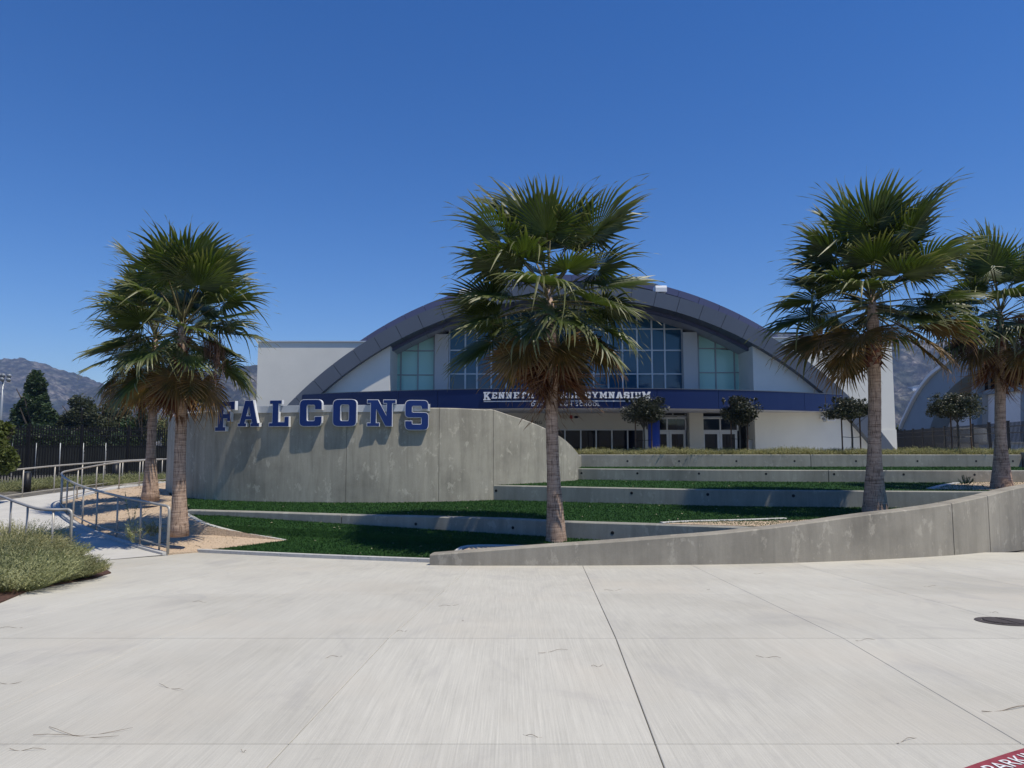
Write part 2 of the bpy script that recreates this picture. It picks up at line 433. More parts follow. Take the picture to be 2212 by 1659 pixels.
def cut(line, xcuts, gap=.012):
    """split a line (monotonic x) into panels at the given x values"""
    def lerp_at(x):
        for a, b in zip(line[:-1], line[1:]):
            if a[0] <= x <= b[0]:
                t = (x - a[0]) / max(1e-9, b[0] - a[0]); return tuple(p + (q - p) * t for p, q in zip(a, b))
        return line[-1]
    edges = [line[0][0]] + list(xcuts) + [line[-1][0]]; out = []
    for e0, e1 in zip(edges[:-1], edges[1:]):
        a = e0 + (gap if e0 != edges[0] else 0); b = e1 - (gap if e1 != edges[-1] else 0)
        seg = [lerp_at(a)] + [p for p in line if a + .01 < p[0] < b - .01] + [lerp_at(b)]
        out.append(seg)
    return out
def wall_thing(name, label, catg, line, thick, mat, cuts, gap=.012, group=None, c=.02):
    mid = line[len(line) // 2]
    t = thing(name, label, catg, (mid[0], mid[1], mid[2]), group)
    for seg in cut(line, cuts, gap):
        mb = MB(); ribbon(mb, seg, thick, c); obj('panel', mb, mat, t)
    core = []
    n = len(line)
    for i in range(n):
        a = line[max(0, i - 1)]; b = line[min(n - 1, i + 1)]
        d = Vector((b[0] - a[0], b[1] - a[1])).normalized(); nn = Vector((-d.y, d.x))
        core.append((line[i][0] + nn.x * .04, line[i][1] + nn.y * .04, line[i][2], line[i][3] - .035))
    core[0] = tuple(p + (q - p) * .2 for p, q in zip(core[0], core[1])); core[-1] = tuple(p + (q - p) * .2 for p, q in zip(core[-1], core[-2]))
    if cuts: mb = MB(); ribbon(mb, core, thick - .08, .01); obj('joint_core', mb, M['joint'], t)
    return t
def xcut(line, u):
    best = min(line, key=lambda p: abs(p[0] / p[1] * F_PX + CX - u)); 
    for a, b in zip(line[:-1], line[1:]):
        ua = a[0] / a[1] * F_PX + CX; ub = b[0] / b[1] * F_PX + CX
        if ua <= u <= ub: t = (u - ua) / (ub - ua); return a[0] + (b[0] - a[0]) * t
    return best[0]
def on_line(line, x):
    for a, b in zip(line[:-1], line[1:]):
        if a[0] <= x <= b[0]:
            t = (x - a[0]) / max(1e-9, b[0] - a[0]); p = tuple(i + (j - i) * t for i, j in zip(a, b))
            d = Vector((b[0] - a[0], b[1] - a[1], 0)).normalized(); return Vector(p[:2] + (0,)), Vector((d.y, -d.x, 0)), p
    return None
def weep(parent, line, u, v, r):
    r *= .72
    x = xcut(line, u); o = on_line(line, x)
    if not o: return
    p, nrm, full = o; p.z = at_y(u, v, p.y).z
    t_ = Vector((-nrm.y, nrm.x, 0)); N = 16
    mb = MB(); ring = lambda rad, off: [p + nrm * off + (t_ * math.cos(k * 2 * math.pi / N) + Vector((0, 0, 1)) * math.sin(k * 2 * math.pi / N)) * rad for k in range(N)]
    a = ring(r * 1.12, .002); b = ring(r, .004); 
    mb.add(a + b, [(k, (k + 1) % N, N + (k + 1) % N, N + k) for k in range(N)], 0)
    mb.add(b, [tuple(range(N))], 1)  # flat dark disc paints the shade inside the drain hole
    obj('painted_weep_hole', mb, [M['joint'], M['dark']], parent)

# ---- front wall
fw = []
for (u, vb, vt) in [(928, 1221, 1198), (1000, 1222, 1192.5), (1100, 1222, 1185), (1200, 1222, 1178), (1321, 1221.5, 1170), (1450, 1220.5, 1160), (1549, 1219.5, 1152.5),
                    (1650, 1217.5, 1142), (1738, 1215, 1131), (1871, 1210, 1112.5), (1960, 1205.5, 1102), (2050, 1200, 1089.5), (2130, 1193, 1073), (2212, 1184, 1053)]:
    b = at_g(u, vb); fw.append((b.x, b.y, b.z - .05, at_y(u, vt, b.y).z))
fw.append((15.6, 19.9, plaza_z(17) - .2, fw[-1][3] + .2)); fw.append((18.6, 23.0, plaza_z(17) - .2, fw[-1][3] + .3)); fw.append((21.8, 27.5, plaza_z(17) - .2, fw[-1][3] + .3))
FW = cat(fw, 5)
t = wall_thing('front_wall', 'long low curved concrete wall rising to the right along the plaza', 'retaining wall', FW, .34, M['front_conc'], [xcut(FW, 2046), 11.6, 15.5], .014)

# ---- terrace walls
def tline(pts, zt, zb, n=6, ext=None):
    out = []
    for (u, v) in pts:
        p = at_z(u, v, zt); out.append((p.x, p.y, zb(u) + EYE if callable(zb) else zb + EYE, zt + EYE))
    return out
ZA, ZB, ZC, ZD = -1.85, -1.36, -.93, -.42
def zbA(u):
    k = [(360, -1.88), (400, -1.93), (742, -2.24), (1097, -2.34), (1450, -2.42), (2300, -2.5)]
    for (a, x), (b, y) in zip(k[:-1], k[1:]):
        if u <= b: return x + (y - x) * (u - a) / (b - a) - .03
    return -2.5
LA = tline([(398, 1102), (550, 1106), (742, 1112), (900, 1115.5), (1097, 1121), (1218, 1127), (1400, 1132.5), (1549, 1137.5), (1627, 1141)], ZA, zbA)
x_, y_ = LA[-1][0], LA[-1][1]; LA += [(7.0, y_ - .25, LA[-1][2], LA[-1][3]), (8.3, y_ - .4, LA[-1][2], LA[-1][3])]
LA = cat(LA, 5)
tA = wall_thing('seat_wall', 'lowest grey concrete seat wall between the two front strips of turf', 'seat wall', LA, .36, M['terrace'], [xcut(LA, 742)], .014, 'concrete seat walls of the terraces')
for (u, v, r) in [(901, 1132, .05), (1108, 1140, .05), (1320, 1151, .055)]: weep(tA, LA, u, v, r)
LB = tline([(1048, 1048), (1200, 1051), (1321, 1053.5), (1549, 1058), (1700, 1059.5), (1865, 1060.5), (2120, 1062)], ZB, ZA - .03)
LB += [(LB[-1][0] + 1.6, LB[-1][1] + .2, LB[-1][2], LB[-1][3])]
LB = cat(LB, 5)
tB = wall_thing('seat_wall', 'second concrete seat wall from the front, starting at the sign wall', 'seat wall', LB, .3, M['terrace'], [xcut(LB, 1862)], .014, 'concrete seat walls of the terraces')
for (u, v) in [(1072, 1060), (1362, 1065), (1525, 1068), (1708, 1071), (2092, 1075)]: weep(tB, LB, u, v, .06)
LC = tline([(1241, 1012), (1400, 1013.6), (1549, 1014.8), (1785, 1015.8), (2000, 1016.5), (2240, 1016.5)], ZC, ZB - .03)
LC = cat(LC, 5)
tC = wall_thing('seat_wall', 'third concrete seat wall from the front, with a joint right of centre', 'seat wall', LC, .3, M['terrace'], [xcut(LC, 1785)], .014, 'concrete seat walls of the terraces')
for u in (1255, 1375, 1507, 1651, 1797, 1946, 2098): weep(tC, LC, u, 1022 + (u - 1255) * .004, .055)
LD = tline([(1246, 982), (1400, 982), (1549, 982), (1748, 982), (2000, 982), (2206, 982)], ZD, ZC - .03)
LD = cat(LD, 5)
tD = wall_thing('seat_wall', 'topmost concrete wall holding back the planted bed', 'seat wall', LD, .3, M['terrace'], [xcut(LD, 1748)], .014, 'concrete seat walls of the terraces')
for u in (1252, 1354, 1465, 1588, 1713, 1845, 1977, 2103, 2182): weep(tD, LD, u, 996, .055)
mb = MB(); pe = at_z(2211, 982, ZD)
mb.prism([(pe.x, pe.y - .5, EYE - 1.7), (pe.x + 1.2, pe.y - .5, EYE - 1.7), (pe.x + 1.2, pe.y - .5, EYE - .33), (pe.x, pe.y - .5, EYE - .33)], (0, 1.0, 0))
o = obj('end_pier', mb, M['terrace']); recenter(o, (pe.x, pe.y, EYE - 1.7)); tag(o, 'concrete end block closing the top wall at the right edge', 'pier')

# ---- sign wall
sw = []
for (u, d, zt) in [(364, 27.6, 1.06), (372, 26.5, 1.07), (400, 25.0, 1.11), (440, 24.2, 1.12), (490, 23.65, 1.13), (545, 23.3, 1.14), (600, 23.08, 1.14), (700, 22.85, 1.15), (800, 22.78, 1.15), (900, 22.92, 1.18),
                   (980, 23.25, 1.19), (1050, 23.75, 1.165)]:
    sw.append((xu(u, d), d, -1.95 + EYE, zt + EYE))
SW = cat(sw, 6)
sw2 = [SW[-1]]
for (u, d, v) in [(1066, 23.9, 885), (1100, 24.35, 896), (1140, 24.95, 909), (1180, 25.6, 926), (1212, 26.25, 944), (1232, 26.8, 960), (1246, 27.3, 976), (1250, 28.4, 983), (1255, 29.4, 984)]:
    sw2.append((xu(u, d), d, -1.95 + EYE, at_y(u, v, d).z))
SW = SW[:-1] + cat(sw2, 5)
tS = wall_thing('sign_wall', 'tall curved grey concrete wall that carries the big blue letters', 'wall', SW, .3, M['wall_conc'], [xcut(SW, u) for u in (423, 750, 949, 1066)], .006, None, .025)

# ------------------------------------------------------------ turf, gravel, path
def poly_surface(pts, mat, name, sub=0, kind='structure', skirt=.25, parent=None):
    pts = [Vector(p) for p in pts]
    tri = tessellate_polygon([pts])
    mb = MB(); mb.add(pts, [tuple(t_) for t_ in tri])
    n = len(pts)
    if skirt: mb.add(pts + [p - Vector((0, 0, skirt)) for p in pts], [(i, (i + 1) % n, n + (i + 1) % n, n + i) for i in range(n)])
    me = mb.mesh(name, mat)
    bm = bmesh.new(); bm.from_mesh(me); bmesh.ops.recalc_face_normals(bm, faces=bm.faces)
    bm.faces.ensure_lookup_table()
    if bm.faces[0].normal.z < 0: bmesh.ops.reverse_faces(bm, faces=bm.faces)
    bm.to_mesh(me); bm.free()
    if kind == 'structure': return struct(name, me, None), [[pts[i] for i in t_] for t_ in tri]
    return obj(name, me, None, parent), [[pts[i] for i in t_] for t_ in tri]
rnd = random.Random(5)
def tri_sampler(tris, rr):
    ar = [((t_[1] - t_[0]).cross(t_[2] - t_[0])).length / 2 for t_ in tris]; tot = sum(ar); cum = []; s = 0
    for a in ar: s += a; cum.append(s)
    import bisect
    def f():
        i = min(bisect.bisect(cum, rr.random() * tot), len(tris) - 1); a, b = rr.random(), rr.random()
        if a + b > 1: a, b = 1 - a, 1 - b
        t_ = tris[i]; return t_[0] + (t_[1] - t_[0]) * a + (t_[2] - t_[0]) * b
    return f, tot
def blades(tris, n, mb, h=.045, seed=1):
    rr = random.Random(seed); f, _ = tri_sampler(tris, rr)
    for _ in range(n):
        p = f(); a = rr.random() * 6.283; w_ = .008 + rr.random() * .008; hh = h * (.6 + rr.random() * .7)
        dx, dy = math.cos(a) * w_, math.sin(a) * w_
        mb.add([(p.x - dx, p.y - dy, p.z), (p.x + dx, p.y + dy, p.z), (p.x + rr.uniform(-.02, .02), p.y + rr.uniform(-.02, .02), p.z + hh)], [(0, 1, 2)])
def off(line, d):
    out = []
    for i in range(len(line)):
        a = line[max(0, i - 1)]; b = line[min(len(line) - 1, i + 1)]
        t_ = Vector((b[0] - a[0], b[1] - a[1])).normalized(); out.append((line[i][0] - t_.y * d, line[i][1] + t_.x * d))
    return out
# lawn 0 : lowest, level with the plaza
GK0 = None
k0 = [at_g(430, 1193.5), at_g(600, 1202), at_g(760, 1209), at_g(928, 1215.5)]
tip = at_z(615, 1168, -2.40)
gk = [at_z(401, 1113, -1.97), at_z(448, 1136, -2.12), at_z(505, 1148, -2.25), at_z(553, 1157, -2.33), tip]
for p in k0: p.z += .03
gk = [Vector(q) for q in cat([tuple(p) for p in gk], 4)]
wa = [Vector((p[0], p[1] + .05, p[2] + .03)) for p in LA]
fwb = [Vector((p[0], p[1] + .1, p[2] + .10)) for p in FW if .0 < p[0] < 8.6 and p[1] < 16]
lawn0 = [k0[0]] + k0[1:] + [Vector((fwb[0].x - .2, fwb[0].y, fwb[0].z))] + fwb + wa[::-1] + [gk[0] + Vector((-.3, .3, .0))] + gk
lo0, tr0 = poly_surface(lawn0, M['turf'], 'lawn')
# lawn 1
l1n = [(x, y) for (x, y) in off(LA, .3)]
fr1 = [(p[0], p[1] + .25) for p in FW if p[0] > 8.6 and p[1] < 20.5]
signb = [(p[0], p[1] + .1) for p in SW if p[0] < -.8]
lawn1 = [Vector((x, y, ZA + EYE + .004)) for x, y in l1n] + [Vector((x, y, ZA + EYE + .004)) for x, y in fr1] + \
        [Vector((p[0], p[1] + .1, ZA + EYE + .004)) for p in LB[::-1]] + [Vector((x, y, ZA + EYE + .004)) for x, y in signb[::-1]]
lawn1 = [p for p in lawn1]
lo1, tr1 = poly_surface(lawn1, M['turf'], 'lawn')
zz = ZB + EYE + .004
lawn2 = [Vector((x, y, zz)) for x, y in off(LB, .25)] + [Vector((17.5, 22.6, zz)), Vector((19.5, 26.5, zz))] + [Vector((p[0], p[1] + .1, zz)) for p in LC[::-1]] + \
        [Vector((p[0], p[1] + .1, zz)) for p in SW[::-1] if -.8 < p[0] < LC[0][0]]
lo2, tr2 = poly_surface(lawn2, M['turf'], 'lawn')
zz = ZC + EYE + .004
lawn3 = [Vector((x, y, zz)) for x, y in off(LC, .25)] + [Vector((p[0], p[1] + .1, zz)) for p in LD[::-1]]
lo3, tr3 = poly_surface(lawn3, M['turf'], 'lawn')
bl = MB(); blades(tr0, 52000, bl, .035, 1); blades(tr1, 60000, bl, .035, 2); blades(tr2, 16000, bl, .035, 3); blades(tr3, 8000, bl, .035, 4)
o = obj('grass', bl, M['blade']); o['kind'] = 'stuff'; o['label'] = 'short dark green artificial grass of the terraces'
# pale litter flecks on turf
fl = MB(); rr = random.Random(9)
for tr, n in ((tr0, 110), (tr1, 110), (tr2, 40), (tr3, 16)):
    f, _ = tri_sampler(tr, rr)
    for _ in range(n):
        p = f(); a = rr.random() * 6.28; L = rr.uniform(.01, .035); w_ = rr.uniform(.004, .009)
        d = Vector((math.cos(a), math.sin(a), 0)); e = Vector((-d.y, d.x, 0)); z = Vector((0, 0, .036))
        fl.add([p + z - d * L, p + z - e * w_, p + z + d * L, p + z + e * w_ + Vector((0, 0, .01))], [(0, 1, 2, 3)])
o = obj('leaf_litter', fl, M['fleck']); o['kind'] = 'stuff'

# gravel bed with palms at left
inner = [(362, 1198, -2.49), (322, 1187, -2.45), (266, 1170, -2.40), (218, 1154, -2.33), (180, 1138, -2.27), (150, 1119, -2.2), (131, 1100, -2.1), (133, 1088, -2.03),
         (160, 1080, -1.97), (209, 1067, -1.87), (240, 1060, -1.81), (272, 1055, -1.76), (310, 1050, -1.75), (349, 1045, -1.74), (380, 1040, -1.73)]
IN = [tuple(at_z(u, v, z)) for u, v, z in inner]; INc = cat(IN, 5)
grav = [Vector(p) + Vector((0, 0, .015)) for p in INc[1:]] + [Vector((xu(372, 26.5), 26.6, EYE - 1.74)), Vector((xu(372, 25.6), 25.6, EYE - 1.78)), Vector((-10.9, 23.6, EYE - 1.83)), at_z(374, 1085, -1.86)] + \
       [gk[0] + Vector((-.25, .25, .015))] + [p + Vector((0, 0, .012)) for p in gk] + [k0[0] + Vector((-.03, -.03, 0.0))]
gv, trg = poly_surface(grav, M['gravel'], 'gravel_bed')
# loose stones and fibres on gravel
st = MB(); f, _ = tri_sampler(trg, rr)
for _ in range(5200):
    p = f(); s_ = rr.uniform(.006, .022); a = rr.random() * 6.28
    vs = [p + Vector((math.cos(a + k * 1.57) * s_, math.sin(a + k * 1.57) * s_ * rr.uniform(.6, 1), 0)) for k in range(4)] + [p + Vector((0, 0, s_ * rr.uniform(.5, 1)))]
    st.add(vs, [(0, 1, 4), (1, 2, 4), (2, 3, 4), (3, 0, 4)])
o = obj('gravel', st, M['gravel']); o['kind'] = 'stuff'
st = MB()
for _ in range(420):
    p = f(); a = rr.random() * 6.28; L = rr.uniform(.05, .25); d = Vector((math.cos(a), math.sin(a), 0)); e = Vector((-d.y, d.x, 0))
    st.tube([p + Vector((0, 0, .01)), p + d * L * .5 + e * L * .15 + Vector((0, 0, .025)), p + d * L + Vector((0, 0, .012))], .0035, 3)
o = obj('fibre_litter', st, M['straw']); o['kind'] = 'stuff'
# gravel ring beds on the right: by the right-most palm and behind the front wall
zz = ZB + EYE + .02
poly_surface([at_z(2016, 1056, ZB + .016), at_z(2060, 1046, ZB + .016), at_z(2110, 1041, ZB + .016), Vector((19.0, 26.0, zz)), Vector((17.4, 22.5, zz)), Vector((15.2, 20.6, zz)), at_z(2120, 1057.5, ZB + .016)], M['gravel'], 'gravel_bed')
poly_surface([at_z(1432, 1130.5, ZA + .016), at_z(1520, 1127, ZA + .016), at_z(1660, 1125, ZA + .016), at_z(1790, 1121, ZA + .016), at_z(1850, 1113, ZA + .016), at_z(1900, 1112, ZA + .016), Vector((8.0, 15.9, ZA + EYE + .02)), at_z(1640, 1136.5, ZA + .016)], M['gravel'], 'gravel_bed')
def edging(pts, label, wd=.1, h=.05, n=4):
    L = cat([tuple(p) for p in pts], n); line = [(p[0], p[1], p[2] - .12, p[2] + h) for p in L]
    mb = MB(); ribbon(mb, line, wd, .01); o = obj('kerb_edging', mb, M['kerb']); recenter(o, Vector(L[len(L) // 2])); tag(o, label, 'kerb'); return o
edging([Vector((-10.95, 23.2, EYE - 1.88)), at_z(372, 1090, -1.88), at_z(385, 1105, -1.93), gk[0]] + gk[3::3] + [tip], 'pale concrete edging curving to a point between gravel and lower turf', .13, .025)
edging([k0[0] + Vector((-.05, 0, 0)), k0[1], k0[2], k0[3]], 'thin pale kerb along the front of the lowest turf', .09, .05)
edging([at_z(1432, 1131, ZA), at_z(1500, 1127.5, ZA), at_z(1600, 1125, ZA), at_z(1700, 1121.5, ZA)], 'pale edging of the gravel strip behind the front wall', .13, .03)
edging([at_z(2016, 1057, ZB), at_z(2045, 1049.5, ZB), at_z(2075, 1044, ZB)], 'short pale edging of the gravel bed by the far right palm', .2, .03)
edging([at_z(992, 1190, -2.27), at_z(1016, 1179, -2.27), at_z(1100, 1178.5, -2.27), at_z(1178, 1180.5, -2.27)], 'pale edging of the palm pit behind the low end of the front wall', .12, .004)
mb = MB(); 
poly_surface([at_z(996, 1190, -2.255), at_z(1018, 1180, -2.255), at_z(1178, 1181.5, -2.255), at_z(1260, 1181, -2.255), at_z(1240, 1190, -2.255), at_z(1050, 1196, -2.255)], M['gravel'], 'gravel_bed', skirt=.1)

# curved ramp path
outer = [at_g(205, 1212), at_g(150, 1206)] + [Vector((xu(100, 15.6), 15.6, EYE - 2.44)), Vector((xu(50, 16.6), 16.6, EYE - 2.38)), Vector((xu(0, 18.2), 18.2, EYE - 2.3)), Vector((-15.6, 20.2, EYE - 2.2)), Vector((-17.6, 22.2, EYE - 2.12)), Vector((-18.2, 24, EYE - 2.05)),
         Vector((xu(0, 25.3), 25.3, EYE - 2.0)), Vector((xu(62, 26.3), 26.3, EYE - 1.93)), Vector((xu(125, 27.5), 27.5, EYE - 1.86)), Vector((xu(200, 29.2), 29.2, EYE - 1.8)), Vector((xu(273, 31.5), 31.5, EYE - 1.75)), Vector((xu(355, 34), 34, EYE - 1.73))]
OU = cat([tuple(p) for p in outer], 5)
def resample(L, n):
    L = [Vector(p) for p in L]; ds = [0]
    for a, b in zip(L[:-1], L[1:]): ds.append(ds[-1] + (b - a).length)
    out = []
    for k in range(n):
        s = ds[-1] * k / (n - 1); i = 0
        while i < len(ds) - 2 and ds[i + 1] < s: i += 1
        t_ = (s - ds[i]) / max(1e-9, ds[i + 1] - ds[i]); out.append(L[i] + (L[i + 1] - L[i]) * t_)
    return out
a_, b_ = resample(INc, 60), resample(OU, 60); mb = MB()
for k in range(12): b_[k].z = max(b_[k].z, plaza_z(b_[k].y) + .006)
for k in range(12): a_[k].z = max(a_[k].z, plaza_z(a_[k].y) + .006)
mb.add(a_ + b_ + [p - Vector((0, 0, .3)) for p in b_], [(i, 60 + i, 61 + i, i + 1) for i in range(59)] + [(60 + i, 120 + i, 121 + i, 61 + i) for i in range(59)])
me = mb.mesh('path', M['path']); struct('path', me, None)
edge = []
for p in INc: edge.append((p[0], p[1], p[2] - .15, p[2] + .06))
mb = MB(); ribbon(mb, edge[::-1], .12, .01, flip=-1); o = obj('kerb_edging', mb, M['kerb']); recenter(o, Vector(INc[30])); tag(o, 'low concrete kerb under the curved middle handrail', 'kerb')
# mulch beds
mul = [at_g(-40, 1320), at_g(60, 1278), at_g(130, 1263), at_g(200, 1251), at_g(232, 1241), at_g(240, 1238.5), at_g(205, 1215)] + [Vector(p) for p in OU[6:28]] + [Vector((-20, 22, EYE - 2.1)), Vector((-16, 12, EYE - 2.1)), Vector((-10.5, 8, EYE - 1.8))]
for p in mul: p.z += .018
poly_surface(mul, M['mulch'], 'planting_bed')
bb = [Vector(p) for p in OU[38:]] + [Vector((-17.6, 38.5, EYE - 1.6)), Vector((-28, 33, EYE - 1.7)), Vector((-27, 26, EYE - 1.85))]
poly_surface(bb, M['earth'], 'planting_bed')

# ------------------------------------------------------------ handrails
def handrail(path, label, H=1.04, step=1.35, start_loop=True, end_loop=False, r=.032, group='galvanised pipe handrails', ends=(1, 1)):
    P = [Vector(p) for p in path]
    mid = P[len(P) // 2]; t_ = thing('handrail', label, 'handrail', mid, group)
    up = Vector((0, 0, H))
    top = [p + up for p in P]
    pts = list(top)
    if ends[0]:
        d = (P[1] - P[0]).normalized(); pts = [P[0] + Vector((0, 0, -.03)), P[0] + Vector((0, 0, H - .1)), P[0] + Vector((0, 0, H - .035)) + d * .02] + [top[0] + d * .09] + [q for q in top[1:] if (q - top[0]).length > .12]
    if ends[1]:
        d = (P[-2] - P[-1]).normalized(); pts = [q for q in pts if (q - top[-1]).length > .12 or q.z < top[-1].z - .05] + [top[-1] + d * .09, P[-1] + Vector((0, 0, H - .035)) + d * .02, P[-1] + Vector((0, 0, H - .1)), P[-1] + Vector((0, 0, -.03))]
    obj('top_rail', MB().tube(pts, r, 10), M['steel'], t_, True)
    obj('lower_rail', MB().tube([p + Vector((0, 0, .14)) for p in P], .018, 8), M['steel'], t_, True)
    S = 0; L = sum((b - a).length for a, b in zip(P[:-1], P[1:])); n = max(1, round(L / step)); RS = resample(P, n + 1)
    ks = list(range(1, n)) + ([0] if not ends[0] else []) + ([n] if not ends[1] else [])
    for k in ks:
        obj('post', MB().tube([RS[k] + Vector((0, 0, -.05)), RS[k] + Vector((0, 0, H - .01))], .024, 8), M['steel'], t_, True)
        fl_ = MB().tube([RS[k], RS[k] + Vector((0, 0, .012))], .06, 10); obj('post_flange', fl_, M['steel'], t_)
    if ends[0]:
        d = (P[1] - P[0]).normalized(); q = P[0] + (resample(P, 60)[2] - P[0]).normalized() * .38
        obj('post', MB().tube([q + Vector((0, 0, -.03)), q + Vector((0, 0, H - .01))], .024, 8), M['steel'], t_, True)
    return t_
handrail([Vector(p) + Vector((0, 0, .04)) for p in INc[:-3]], 'long curved galvanised handrail bending round the gravel bed', ends=(1, 0))
o1 = [Vector(p) for p in OU[5:30]]
handrail(o1, 'galvanised handrail behind the sage shrubs on the outer side of the ramp', ends=(1, 0))
o2 = [Vector(p) for p in OU[34:]]
handrail(o2, 'rear galvanised handrail in front of the black fence', ends=(0, 0))

# ------------------------------------------------------------ picket fences
def rbox(mb, a, b, hw, hh):
    """bar from a to b, half width hw (horizontal) and half height hh"""
    d = (b - a).normalized(); s = Vector((-d.y, d.x, 0)).normalized() * hw; u = Vector((0, 0, hh))
    if abs(d.z) > .9: s = Vector((hw, 0, 0)); u = Vector((0, hh, 0))
    return mb.add([a - s - u, a + s - u, a + s + u, a - s + u, b - s - u, b + s - u, b + s + u, b - s + u], [(0, 1, 2, 3), (7, 6, 5, 4), (0, 4, 5, 1), (1, 5, 6, 2), (2, 6, 7, 3), (3, 7, 4, 0)])
def picket_fence(A, B, H, sp_, post, label, railz=(.15, .82, .93), pw=.019):
    A, B = Vector(A), Vector(B); d = (B - A); L = d.length; d.normalize()
    t_ = thing('picket_fence', label, 'fence', A)
    mb = MB(); hw = pw
    mb.add([(-hw, -hw, 0), (hw, -hw, 0), (hw, hw, 0), (-hw, hw, 0), (-hw, -hw, H), (hw, -hw, H), (hw, hw, H), (-hw, hw, H)],
           [(4, 5, 6, 7), (0, 1, 5, 4), (1, 2, 6, 5), (2, 3, 7, 6), (3, 0, 4, 7)])
    pm = mb.mesh('picket', M['black'])
    n = int(L / sp_); dz = d * sp_; npost = max(1, round(L / post))
    for k in range(n):
        o = bpy.data.objects.new('picket', pm); col.objects.link(o); o.parent = t_; o.location = d * ((k + .5) * sp_)
    mbp = MB(); mbp.box((-.05, -.05, -.3), (.05, .05, H + .06)); mbp.box((-.06, -.06, H + .06), (.06, .06, H + .08)); pp = mbp.mesh('post', M['black'])
    for k in range(npost + 1):
        o = bpy.data.objects.new('post', pp); col.objects.link(o); o.parent = t_; o.location = d * (L * k / npost)
    for rz_ in railz:
        mb = MB(); rbox(mb, Vector((0, 0, H * rz_)), B - A + Vector((0, 0, H * rz_)), .018, .022); o = obj('rail', mb, M['black']); o.parent = t_
    return t_
picket_fence((xu(-60, 31), 31, EYE - 1.65), (xu(372, 38.2), 38.2, EYE - 1.62), 2.52, .115, 2.45, 'tall black steel picket fence behind the ramp at left')
picket_fence((22.9, 31.4, EYE - 1.7), (30.3, 56, EYE - 1.7), 2.75, .155, 2.6, 'black steel picket fence in front of the second arched building', pw=.0125)
# windscreen fence further back
t = thing('mesh_fence', 'lower fence covered in dark windscreen behind the picket fence', 'fence', (-25, 40, EYE - 1.75))
A, B = Vector((xu(-80, 38), 38, EYE - 1.75)), Vector((xu(368, 44), 44, EYE - 1.75)); H = 1.70
n = 9
for k in range(n):
    a = A + (B - A) * (k / n); b = A + (B - A) * ((k + 1) / n); dd = (b - a).normalized() * .04
    mb = MB(); N = 10; vs = []
    for i in range(N + 1):
        q = a + dd + (b - a - 2 * dd) * (i / N); w_ = .03 * math.sin(i * 2.1 + k) ; vs += [(q.x, q.y + w_, q.z + .03), (q.x, q.y + w_ * .4, q.z + H - .03)]
    mb.add(vs, [(2 * i, 2 * i + 2, 2 * i + 3, 2 * i + 1) for i in range(N)]); obj('screen_panel', mb, M['screen'], t)
for k in range(n + 1):
    q = A + (B - A) * (k / n) + Vector((0, -.06, 0)); obj('post', MB().tube([q, q + Vector((0, 0, H + .14))], .03, 8), M['dalu'], t, True)
obj('rail', MB().tube([A + Vector((0, -.05, H)), B + Vector((0, -.05, H))], .015, 6), M['screen'], t, True)

